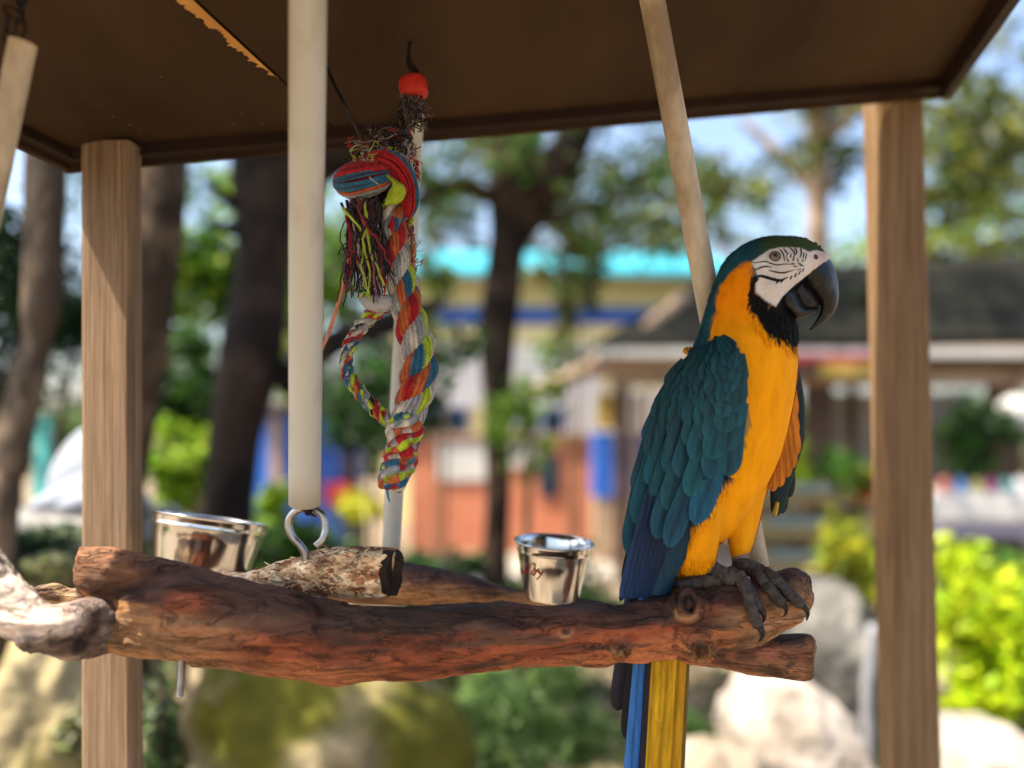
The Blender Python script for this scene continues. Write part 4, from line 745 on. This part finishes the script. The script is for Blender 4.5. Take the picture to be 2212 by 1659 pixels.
# ------------------------------------------------------------------ macaw
mac = empty('macaw', W(1560, 1250, .96), 'blue and yellow macaw standing on the end of the perch', 'macaw')
ZB = .955
bodyr = [(1672, 509, 1700, 509, ZB, .010), (1645, 513, 1738, 514, ZB, .021), (1612, 525, 1768, 530, ZB, .030), (1582, 546, 1784, 550, ZB, .036), (1560, 572, 1778, 575, ZB, .039), (1546, 602, 1750, 602, ZB, .040), (1534, 634, 1720, 634, ZB, .040), (1525, 664, 1708, 664, ZB, .040), (1516, 694, 1718, 694, ZB, .043),
    (1508, 722, 1724, 722, ZB, .050), (1498, 748, 1722, 748, ZB+.002, .054), (1484, 778, 1724, 778, ZB+.004, .058), (1464, 815, 1722, 815, ZB+.006, .060), (1440, 860, 1715, 860, ZB+.008, .062), (1422, 920, 1704, 920, ZB+.01, .062), (1410, 980, 1688, 980, ZB+.01, .060), (1408, 1040, 1662, 1040, ZB+.01, .055), (1422, 1090, 1632, 1090, ZB+.01, .047), (1448, 1135, 1595, 1140, ZB+.01, .037), (1475, 1170, 1560, 1172, ZB+.012, .022)]
th1 = [(1478, 1030, 1590, 1030, .932, .036), (1490, 1080, 1566, 1080, .930, .034), (1492, 1125, 1560, 1125, .931, .030), (1484, 1168, 1554, 1168, .935, .025), (1471, 1205, 1546, 1208, .94, .020), (1464, 1228, 1538, 1230, .945, .015), (1480, 1240, 1524, 1242, .948, .009)]
th2 = [(1568, 1020, 1668, 1020, .985, .032), (1566, 1070, 1654, 1070, .985, .030), (1568, 1120, 1643, 1120, .985, .025), (1571, 1160, 1632, 1160, .985, .021), (1576, 1190, 1622, 1190, .983, .016), (1582, 1206, 1612, 1206, .982, .009)]
b = MB(); b.add(*loft(bodyr, 110, 44, .92)); b.add(*loft(th1, 40, 28)); b.add(*loft(th2, 40, 28))
# brow, cere and cheek fullness
b.add(*loft([(1744, 537, 1746, 552, ZB-.004, .016), (1765, 536, 1756, 580, ZB, .026), (1784, 546, 1750, 596, ZB, .024), (1794, 558, 1770, 580, ZB, .014)], 20, 20))
b.add(*loft([(1628, 600, 1632, 625, ZB-.012, .02), (1660, 585, 1655, 648, ZB-.008, .034), (1695, 585, 1676, 660, ZB-.003, .034), (1725, 590, 1690, 645, ZB, .026)], 20, 20))
BV, BF, BN = remesh(b.v(), b.F, .0019, 5)
P = PX(BV)
FACE = [(1623, 566), (1642, 553), (1661, 539), (1689, 534), (1727, 535), (1748, 544), (1765, 540), (1782, 545), (1796, 556), (1784, 566), (1742, 596), (1728, 607), (1710, 622), (1690, 641), (1676, 662), (1652, 648), (1634, 631), (1631, 613), (1640, 603), (1635, 594), (1633, 585), (1627, 577)]
BLK = [(1634, 594), (1623, 599), (1616, 613), (1618, 634), (1622, 671), (1635, 688), (1652, 707), (1664, 724), (1689, 730), (1704, 741), (1716, 752), (1732, 736), (1745, 712), (1760, 680), (1735, 640), (1700, 640), (1676, 661), (1633, 630), (1630, 613), (1640, 603)]
YEL = [(1625, 569), (1604, 571), (1586, 578), (1571, 596), (1559, 613), (1551, 641), (1548, 664), (1542, 686), (1536, 709), (1528, 730), (1545, 735), (1586, 748), (1598, 768), (1604, 800), (1604, 900), (1590, 1000), (1540, 1090), (1440, 1200), (1430, 1270), (1800, 1270), (1800, 735), (1640, 640)]
def mcol(V, P):
    j = fbm(V, (60, 60, 60), 3, 2.0)*6; Pj = P.copy(); Pj[:, 0] += j; Pj[:, 1] += fbm(V, (60, 60, 30), 2, 6.0)*7
    C = mix((.011, .062, .080), (.014, .080, .095), sm01(fbm(V, (25, 25, 25), 2), -.3, .3))
    C = mix(C, (.045, .060, .010), sm01(P[:, 0], 1612, 1672)*sm01(600-P[:, 1], 0, 40)*.9)
    y = mix((.95, .36, .003), (.82, .235, .002), sm01(760-P[:, 1], 0, 120)); y = mix(y, (.80, .33, .008), sm01(P[:, 1], 1000, 1150)*.5)  # neck more orange, partly its shading worked into the plumage colour
    C = mix(C, y, sm01(polysd(Pj, YEL), -5, 5))
    C = mix(C, (.22, .17, .07), sm01(polysd(Pj, [(1604, 855), (1618, 868), (1621, 920), (1604, 962)]), -4, 4)*.8)
    C = mix(C, (.006, .006, .005), sm01(polysd(Pj, BLK), -4, 4)); C = mix(C, (.006, .006, .005), sm01(polysd(P, [(1670, 664), (1712, 612), (1742, 590), (1800, 590), (1800, 700), (1690, 700)]), -2, 2))
    w = mix((.66, .60, .55), (.60, .46, .42), sm01(P[:, 0], 1735, 1775)*sm01(600-P[:, 1], 0, 30))
    C = mix(C, w, sm01(polysd(P, FACE), -1.2, 1.2))
    return C
BC = mcol(BV, P)
fd = sm01(polysd(P, FACE), -2, 4)
BV2 = BV+BN*((1-fd)*.0007*fbm(BV, (50, 50, 16), 3)+fd*.0009*fbm(BV, (190, 190, 120), 2))[:, None]
body = mk('body', BV2, BF, m_plume, mac, col=BC)
bvh = BVHTree.FromPolygons([tuple(p) for p in BV2], [tuple(f) for f in BF]); O = Vector((0, 0, EYE))
def hit(u, v, tree=bvh): h = tree.ray_cast(O, (W(u, v, 1)-O).normalized()); return h[0], h[1]
# short body plumage following the slope of the body
fn = np.array([np.cross(BV2[f[1]]-BV2[f[0]], BV2[f[2]]-BV2[f[0]]) for f in BF]); ar = np.linalg.norm(fn, axis=1); fcn = np.array([BV2[list(f)].mean(0) for f in BF])
pk = rng.choice(len(BF), 26000, p=ar/ar.sum()); fN = fn[pk]/ar[pk][:, None]; p0 = fcn[pk]+rng.normal(size=(len(pk), 3))*.0006
pp_ = PX(p0); bd_ = np.minimum(np.abs(polysd(pp_, YEL)), np.abs(polysd(pp_, BLK))); keep = (polysd(pp_, FACE) < -2) & ((bd_ < 13) | (polysd(pp_, BLK) > 0) | (np.abs(fN[:, 1]) < .30) | (pp_[:, 1] > 1205)); pk, fN, p0, pp_ = pk[keep], fN[keep], p0[keep], pp_[keep]; n = len(p0)
back = sm01(760-pp_[:, 1], 0, 160)[:, None]; dirn = np.array([[.10, 0, -1.0]])*(1-back)+np.array([[-.55, .1, -.75]])*back
dirn = dirn-fN*np.sum(dirn*fN, 1)[:, None]; dirn /= np.linalg.norm(dirn, axis=1)[:, None]+1e-9
sd = np.cross(fN, dirn); dirn = dirn+sd*rng.normal(size=(n, 1))*.16
L = (.0075+.006*rng.random((n, 1)))*(1-.45*back); wv = .0015*(.7+.6*rng.random((n, 1)))
q = np.stack([p0-sd*wv+fN*.0002, p0+dirn*L*.6-sd*wv*.8+fN*L*.012, p0+dirn*L+fN*L*.018, p0+dirn*L*.6+sd*wv*.8+fN*L*.012, p0+sd*wv+fN*.0002], 1).reshape(-1, 3)
PC = mcol(p0, pp_)*(.95+.10*rng.random((n, 1)))
mk('plumage', q, np.arange(n*5).reshape(n, 5), m_plume, mac, col=np.repeat(PC, 5, 0), kind='stuff')
# beak
def bloft(nm, prs, bs, mat, nr=40, ns=26, zc_=ZB): return mk(nm, *loft([(a[0], a[1], c_[0], c_[1], zc_, w_) for (a, c_), w_ in zip(prs, bs)], nr, ns), mat, mac)
bloft('upper_beak', [((1776, 549), (1722, 600)), ((1794, 562), (1732, 607)), ((1806, 588), (1744, 620)), ((1812, 620), (1757, 636)), ((1811, 650), (1769, 652)), ((1803, 674), (1772, 668)), ((1784, 694), (1764, 688)), ((1751, 714), (1748, 711))], [.021, .0215, .0195, .016, .012, .009, .006, .0008], m_beak)
bloft('lower_beak', [((1706, 612), (1676, 652)), ((1722, 622), (1690, 670)), ((1729, 646), (1711, 685)), ((1741, 662), (1731, 689)), ((1756, 663), (1752, 679)), ((1769, 664), (1767, 669))], [.026, .0255, .023, .017, .011, .005], m_beak)
bloft('tongue', [((1736, 598), (1706, 626)), ((1752, 622), (1722, 650)), ((1768, 644), (1732, 668)), ((1774, 658), (1752, 670))], [.013, .013, .010, .004], m_claw, 14, 14)
bl = M('beak_scratches', (.16, .14, .12), (.24, .21, .18), 60, rough=.7)
ubv = None
# eye, nostril, lines of tiny face feathers
def disc(nm, u, v, r, mat, lift, par=mac, flat=.45):
    h, nn = hit(u, v); bm = bmesh.new(); bmesh.ops.create_uvsphere(bm, u_segments=24, v_segments=14, radius=1); bm.verts.index_update()
    rot = nn.to_track_quat('Z', 'Y').to_matrix(); rm = r*ZB/F
    V = [h+nn*lift+rot @ Vector((v_.co.x*rm, v_.co.y*rm, v_.co.z*rm*flat)) for v_ in bm.verts]; Fc = [tuple(q_.index for q_ in f.verts) for f in bm.faces]; bm.free()
    return mk(nm, [x[:] for x in V], Fc, mat, par)
def ring(nm, u, v, r, w, mat, lift):
    h, nn = hit(u, v); rot = nn.to_track_quat('Z', 'Y').to_matrix(); rm = r*ZB/F
    P_ = [(h+nn*lift+rot @ Vector((math.cos(a)*rm, math.sin(a)*rm*.92, 0)))[:] for a in np.linspace(0, 2*math.pi, 40)]
    return mk(nm, *tube(P_, w*ZB/F, 8), mat, mac)
ring('eyelid', 1674, 554, 10.6, 2.0, M('eyelid_skin', (.11, .075, .065), rough=.7), .0002)
ring('eyelid', 1674, 554, 14.5, 1.5, M('face_skin', (.58, .50, .46), rough=.7), -.0002)
ey = disc('eye', 1674, 554, 9.6, m_eye, .0002); disc('pupil', 1675, 554, 5.6, m_pupil, .0016, ey, .5)
disc('nostril', 1762, 555, 6.2, M('nostril_skin', (.085, .05, .045), rough=.8), -.0001, mac, .3)
def zz(p): return (1453.8+.1885*p[0], 482.8+.1885*p[1])
def line(pts, w0, n=14):
    Q = []; 
    for u, v in catmull([zz(p_) for p_ in pts], n):
        h, nn = hit(u, v)
        if h is not None: Q.append(np.array(h)+np.array(nn)*.0003)
    if len(Q) > 3: LB.add(*tube(Q, np.interp(np.linspace(0, 1, len(Q)), [0, .3, .7, 1], [.4, 1, 1, .25])*w0*ZB/F*.1885, 6))
LB = None
def lines(lst):
    global LB
    for pts, w_ in lst:
        LB = MB(); line(pts, w_)
        if LB.n: LB.build('feather_line', m_black, mac)
lines([([(890, 450), (960, 450), (1060, 436), (1130, 462), (1200, 476), (1300, 464), (1385, 472)], 7), ([(920, 552), (990, 512), (1060, 494), (1140, 502)], 9), ([(1095, 536), (1160, 552), (1240, 566), (1310, 556), (1395, 528)], 9),
       ([(925, 622), (1000, 602), (1080, 622), (1150, 642), (1230, 652), (1315, 612)], 18), ([(1338, 646), (1360, 594)], 9), ([(1388, 618), (1416, 566)], 9), ([(1436, 588), (1462, 536)], 7), ([(1478, 556), (1502, 508)], 6), ([(1180, 690), (1222, 645)], 9), ([(1232, 682), (1272, 630)], 9),
       ([(1218, 290), (1258, 345), (1282, 436)], 7), ([(1262, 284), (1300, 330), (1322, 352)], 7), ([(1330, 274), (1380, 318), (1392, 372)], 8), ([(1392, 278), (1416, 322), (1406, 366)], 8), ([(1458, 278), (1470, 332), (1450, 398)], 8), ([(1502, 328), (1488, 404)], 7), ([(1532, 336), (1510, 428)], 6),
       ([(1352, 348), (1344, 394)], 7), ([(1380, 366), (1388, 412)], 7), ([(1306, 396), (1322, 444)], 7), ([(1416, 398), (1438, 444)], 6), ([(1366, 402), (1386, 436)], 6), ([(1476, 410), (1494, 444)], 6), ([(1352, 452), (1396, 468)], 6), ([(1424, 454), (1484, 472)], 6), ([(1374, 488), (1424, 497)], 6), ([(1440, 478), (1506, 490)], 5), ([(1422, 532), (1474, 514)], 5), ([(1306, 350), (1300, 392)], 5), ([(905, 515), (950, 518)], 5)])

# feathers
def feather(par, base, tip, wpx, z0, z1, c0, c1, nm='feather', nl=10, nw=6, curve=.0022, tipr=.28, side=0.0, lift=0.0, edge=.0):
    base, tip = np.array(base, float), np.array(tip, float); ax = tip-base; ln = np.linalg.norm(ax)+1e-6; ax /= ln; pr = np.array([-ax[1], ax[0]])
    V, C = [], []
    for i in range(nl+1):
        t_ = i/nl; tt = 1-(1-t_)**1.5 if i > 0 else 0
        w = wpx/2*min(1, .62+.6*t_)
        if tt > 1-tipr: q_ = (tt-(1-tipr))/tipr; w *= math.sqrt(max(0, 1-q_**2.2))*.995+.005
        for k in range(nw+1):
            x = k/nw*2-1; p_ = base+ax*ln*tt+pr*(x*w+side*math.sin(tt*math.pi))
            zz_ = z0+(z1-z0)*tt+curve*(x*x)*(w/(wpx/2))-(.0004 if k == nw//2 else 0)-lift*tt**3
            V.append((p_[0], p_[1], zz_)); cc = np.array(c0)*(1-tt)+np.array(c1)*tt
            C.append(cc*(.55 if k == nw//2 else 1.0)*(1+edge*(abs(x)**6+tt**8)))
    Fc = [(i*(nw+1)+k, i*(nw+1)+k+1, (i+1)*(nw+1)+k+1, (i+1)*(nw+1)+k) for i in range(nl) for k in range(nw)]
    return mk(nm, WA(V), Fc, m_feath, par, col=np.array(C))
LE = np.array([(728, 1540), (745, 1506), (770, 1480), (800, 1457), (850, 1427), (900, 1406), (950, 1391), (1000, 1381), (1050, 1373), (1100, 1366), (1150, 1360), (1200, 1356), (1250, 1350), (1300, 1343)])
RE = np.array([(728, 1560), (740, 1588), (760, 1604), (800, 1611), (850, 1610), (900, 1608), (950, 1603), (1000, 1592), (1050, 1573), (1100, 1546), (1130, 1527), (1180, 1500), (1230, 1472), (1300, 1432)])
def wpt(s, v): l, r = np.interp(v, LE[:, 0], LE[:, 1]), np.interp(v, RE[:, 0], RE[:, 1]); return np.array([l+(r-l)*s, v]), r-l
def wz(s, v): return .944-.052*math.sin(min(max(s, 0), 1)*math.pi*.60)+.012*max(0, (760-v)/35)+.018*max(0, (v-1050)/250)
wing = None
vv, wf = [], []
nv, nss = 40, 14
for i in range(nv):
    v = 732+(1285-732)*i/(nv-1)
    for k in range(nss):
        s_ = k/(nss-1); p_, _ = wpt(.03+.94*s_, v); vv.append((p_[0], v, wz(s_, v)+.020))
wf = [(i*nss+k, i*nss+k+1, (i+1)*nss+k+1, (i+1)*nss+k) for i in range(nv-1) for k in range(nss-1)]
wing = mk('wing', WA(vv), wf, m_feath, mac, col=np.broadcast_to((.008, .035, .06), (len(vv), 3)))
T1, T2, T3, NV = np.array((.011, .055, .065)), np.array((.010, .062, .080)), np.array((.010, .066, .105)), np.array((.008, .026, .072))
rows = [dict(l=770, r=752, w=20, n=34, c=T1)]
rows = []
for k in range(6): rows.append((776+k*30, 756+k*20, 22+k*2.6, 46+k*6, T1, .58))
rows += [(962, 880, 42, 92, T1*1.05, .60), (1010, 922, 47, 108, T1*1.1, .60), (1066, 965, 52, 128, T2, .60), (1140, 1020, 54, 160, T2*1.05, .60), (1226, 1122, 54, 210, T3, .56)]
nr_ = len(rows)
for ri, (vl, vr, w_, ln, cc, ov) in enumerate(rows):
    vm = (vl+vr)/2; _, wd_ = wpt(.5, vm); cnt = max(3, int(round(wd_/(w_*ov))))
    for k in range(cnt):
        s_ = min(1, max(0, (k+.5+rng.normal()*.10+(.25 if ri % 2 else -.2))/cnt)); tv = vl+(vr-vl)*s_+rng.normal()*w_*.22+(4 if k % 2 else -4)
        tip_, _ = wpt(s_*.97+.01, tv); bs_, _ = wpt(s_*.97+.01, max(726, tv-ln*(.95+.1*rng.random())))
        tip_ = tip_+np.array([rng.normal()*1.5-2, 0]); zt = wz(s_, tv)-.0006*(nr_-ri)
        j = .78+.44*rng.random(); cj = cc*np.array([1, j, j*(.94+.2*rng.random())])
        feather(wing, bs_, tip_, w_*(.92+.2*rng.random()), wz(s_, bs_[1])-.0006*(nr_-ri)+.0015, zt-.0004-.0010*rng.random(), cj*.85, cj*1.08, curve=.0013 if w_ > 40 else .0006, tipr=.34, lift=.0005, side=rng.normal()*1.6, edge=.25 if w_ > 40 else .08)
for k in range(9):                                   # dark blue primaries
    f = k/8; feather(wing, (1400+80*f, 1070+10*f), (1345+92*f-4*math.sin(f*3), 1296-8*f), 26, .916, .926+.0012*k, NV*.8, NV*(1.5-.9*f), tipr=.12, curve=.0025, edge=.2)
for k, (a, c_, w_) in enumerate((((1505, 752), (1412, 915), 26), ((1465, 800), (1385, 985), 24), ((1425, 880), (1368, 1070), 22), ((1395, 960), (1352, 1165), 22), ((1378, 1060), (1346, 1255), 20), ((1372, 1120), (1340, 1300), 18))):
    feather(wing, a, c_, w_, .956, .962, (.006, .008, .010), (.008, .012, .016), tipr=.25, side=-6)  # black feathers stand in for the far wing's edge in shadow
for (a, c_, w_) in (((1495, 770), (1478, 752), 16), ((1500, 768), (1488, 750), 12)): feather(wing, a, c_, w_, .965, .97, (.6, .2, .01), (.7, .28, .01))
# far wing hanging open
fw = mk('wing', *loft([(1696, 770, 1722, 775, 1.01, .004), (1700, 830, 1733, 832, 1.015, .005), (1700, 890, 1739, 890, 1.02, .005), (1692, 950, 1737, 952, 1.02, .005), (1680, 1000, 1722, 1004, 1.02, .005), (1665, 1050, 1706, 1056, 1.02, .005), (1664, 1090, 1694, 1098, 1.02, .004), (1668, 1112, 1682, 1114, 1.02, .002)], 40, 16), m_feath, mac, col=(.008, .022, .024))
for k, (a, c_, w_) in enumerate((((1706, 800), (1716, 905), 26), ((1704, 850), (1718, 945), 28), ((1706, 880), (1720, 985), 30), ((1700, 920), (1712, 1012), 30), ((1694, 950), (1700, 1032), 30), ((1684, 980), (1684, 1052), 28), ((1672, 1000), (1668, 1062), 26))):
    feather(fw, a, c_, w_, 1.008, 1.010-.001*k, (.62, .19, .004), (.55, .17, .008), tipr=.4)
for (a, c_, w_) in (((1715, 820), (1733, 960), 20), ((1700, 1000), (1690, 1110), 22), ((1690, 1010), (1672, 1118), 20), ((1712, 950), (1706, 1075), 22)): feather(fw, a, c_, w_, 1.024, 1.024, (.006, .016, .016), (.012, .022, .02), tipr=.3)
feather(fw, (1680, 1085), (1672, 1116), 12, 1.008, 1.008, (.5, .3, .03), (.5, .3, .03))
# tail hanging behind the perch
tail = mk('tail', *loft([(1400, 1120, 1520, 1120, 1.0, .022), (1392, 1250, 1500, 1250, 1.008, .016), (1385, 1400, 1485, 1400, 1.012, .010), (1372, 1560, 1462, 1560, 1.015, .006), (1352, 1780, 1432, 1780, 1.02, .003)], 40, 20), m_feath, mac, col=(.25, .13, .008))
YT, YT2, BLU, DKB = (.62, .36, .01), (.50, .25, .008), (.035, .15, .42), (.02, .018, .03)
for (a, c_, w_, c0, c1, z_) in (((1400, 1180), (1350, 1840), 34, BLU, BLU, 1.0), ((1410, 1180), (1364, 1830), 26, (.03, .07, .22), (.03, .06, .18), 1.003), ((1414, 1180), (1378, 1830), 16, DKB, DKB, .999), ((1430, 1180), (1388, 1830), 30, YT2, YT, 1.001), ((1440, 1180), (1424, 1560), 34, YT, YT, .9975), ((1462, 1180), (1412, 1840), 46, YT, YT2, 1.000), ((1484, 1180), (1440, 1820), 40, YT2, YT2, 1.004), ((1495, 1200), (1462, 1760), 22, (.16, .10, .02), (.10, .07, .02), 1.008),
                                ((1378, 1180), (1334, 1536), 40, (.05, .05, .11), (.010, .010, .012), 1.012), ((1390, 1200), (1356, 1600), 36, (.012, .012, .016), (.008, .008, .010), 1.010)):
    feather(tail, a, c_, w_, z_-.004, z_+.004, c0, c1, nl=16, tipr=.10, curve=.004, edge=.15)
# legs and feet
def toe(path, par, n=34):
    p = catmull(path, n); s = np.linspace(0, 1, n); r = p[:, 3]*(1+.10*np.sin(np.arange(n)*2.1)); P3 = []
    for (u, v, z_, rr), r_ in zip(p, r):
        h, nn = hit(u, v, mainbvh); zz_ = z_
        if h is not None: zz_ = min(z_, h.y-r_*.55*.95/F)
        P3.append((u, v, zz_))
    P3 = np.array(P3); P3[1:-1, 2] = (P3[:-2, 2]+P3[1:-1, 2]*2+P3[2:, 2])/4
    return mk('toe', *tube(WA(P3), r*P3[:, 2]/F, 14), m_foot, par), P3[-1]
def claw(path, par): p = catmull(path, 16); return mk('claw', *tube(WA(p[:, :3]), p[:, 3]*p[:, 2]/F, 10), m_claw, par)
ft = mk('foot', *tpx([(1530, 1205, .945, 14), (1538, 1222, .944, 15), (1552, 1236, .94, 18), (1572, 1246, .936, 17), (1590, 1252, .932, 14)], 26, 16), m_foot, mac)
t1, e1_ = toe([(1565, 1242, .938, 15), (1596, 1246, .93, 15.5), (1612, 1274, .92, 14), (1620, 1305, .914, 13.5), (1630, 1336, .912, 13), (1638, 1352, .912, 12)], ft)
claw([(1636, 1350, e1_[2]-.001, 8.5), (1645, 1362, e1_[2]-.004, 7.5), (1646, 1376, e1_[2]-.002, 5), (1638, 1388, e1_[2], 1.5)], t1)
t2, e2_ = toe([(1590, 1250, .938, 12), (1612, 1266, .93, 12), (1628, 1292, .924, 11.5), (1638, 1314, .922, 10.5)], ft)
claw([(1638, 1312, e2_[2]-.001, 7.5), (1648, 1322, e2_[2]-.003, 7), (1651, 1336, e2_[2]-.002, 4.5), (1646, 1346, e2_[2], 1.5)], t2)
t3, e3_ = toe([(1560, 1248, .94, 15), (1525, 1254, .94, 15), (1495, 1259, .94, 14), (1468, 1264, .945, 12.5)], ft)
claw([(1470, 1262, .944, 7), (1455, 1264, .946, 6), (1446, 1275, .949, 4), (1443, 1288, .952, 1.2)], t3)
pk_ = M('pink_skin', (.34, .20, .18), (.22, .13, .11), 80, rough=.7, bump=.5, bscale=150)
mk('leg', *tpx([(1598, 1190, .982, 20), (1600, 1208, .98, 19), (1608, 1220, .976, 15)], 14, 16), pk_, mac)
mk('leg', *tpx([(1520, 1215, .946, 15), (1538, 1226, .943, 15), (1552, 1236, .94, 13)], 14, 16), pk_, mac)
f2 = mk('foot', *tpx([(1590, 1215, .98, 15), (1606, 1222, .972, 18), (1630, 1230, .966, 18), (1650, 1240, .96, 15)], 26, 16), m_foot, mac)
t1, e1_ = toe([(1630, 1230, .965, 15), (1662, 1242, .95, 14), (1690, 1268, .94, 13), (1714, 1292, .935, 12.5), (1728, 1304, .932, 11.5)], f2)
claw([(1726, 1302, e1_[2]-.001, 8), (1738, 1312, e1_[2]-.003, 7), (1745, 1326, e1_[2]-.001, 4.5), (1742, 1340, e1_[2]+.002, 1.5)], t1)
t2, e2_ = toe([(1622, 1232, .962, 14), (1650, 1256, .945, 13), (1672, 1284, .934, 12.5), (1690, 1304, .93, 11.5)], f2)
claw([(1688, 1302, e2_[2]-.001, 7), (1697, 1312, e2_[2]-.003, 6), (1698, 1324, e2_[2]-.001, 3.5), (1692, 1332, e2_[2]+.001, 1.2)], t2)
t3, e3_ = toe([(1606, 1226, .975, 12), (1580, 1234, .972, 11), (1560, 1240, .97, 10)], f2)
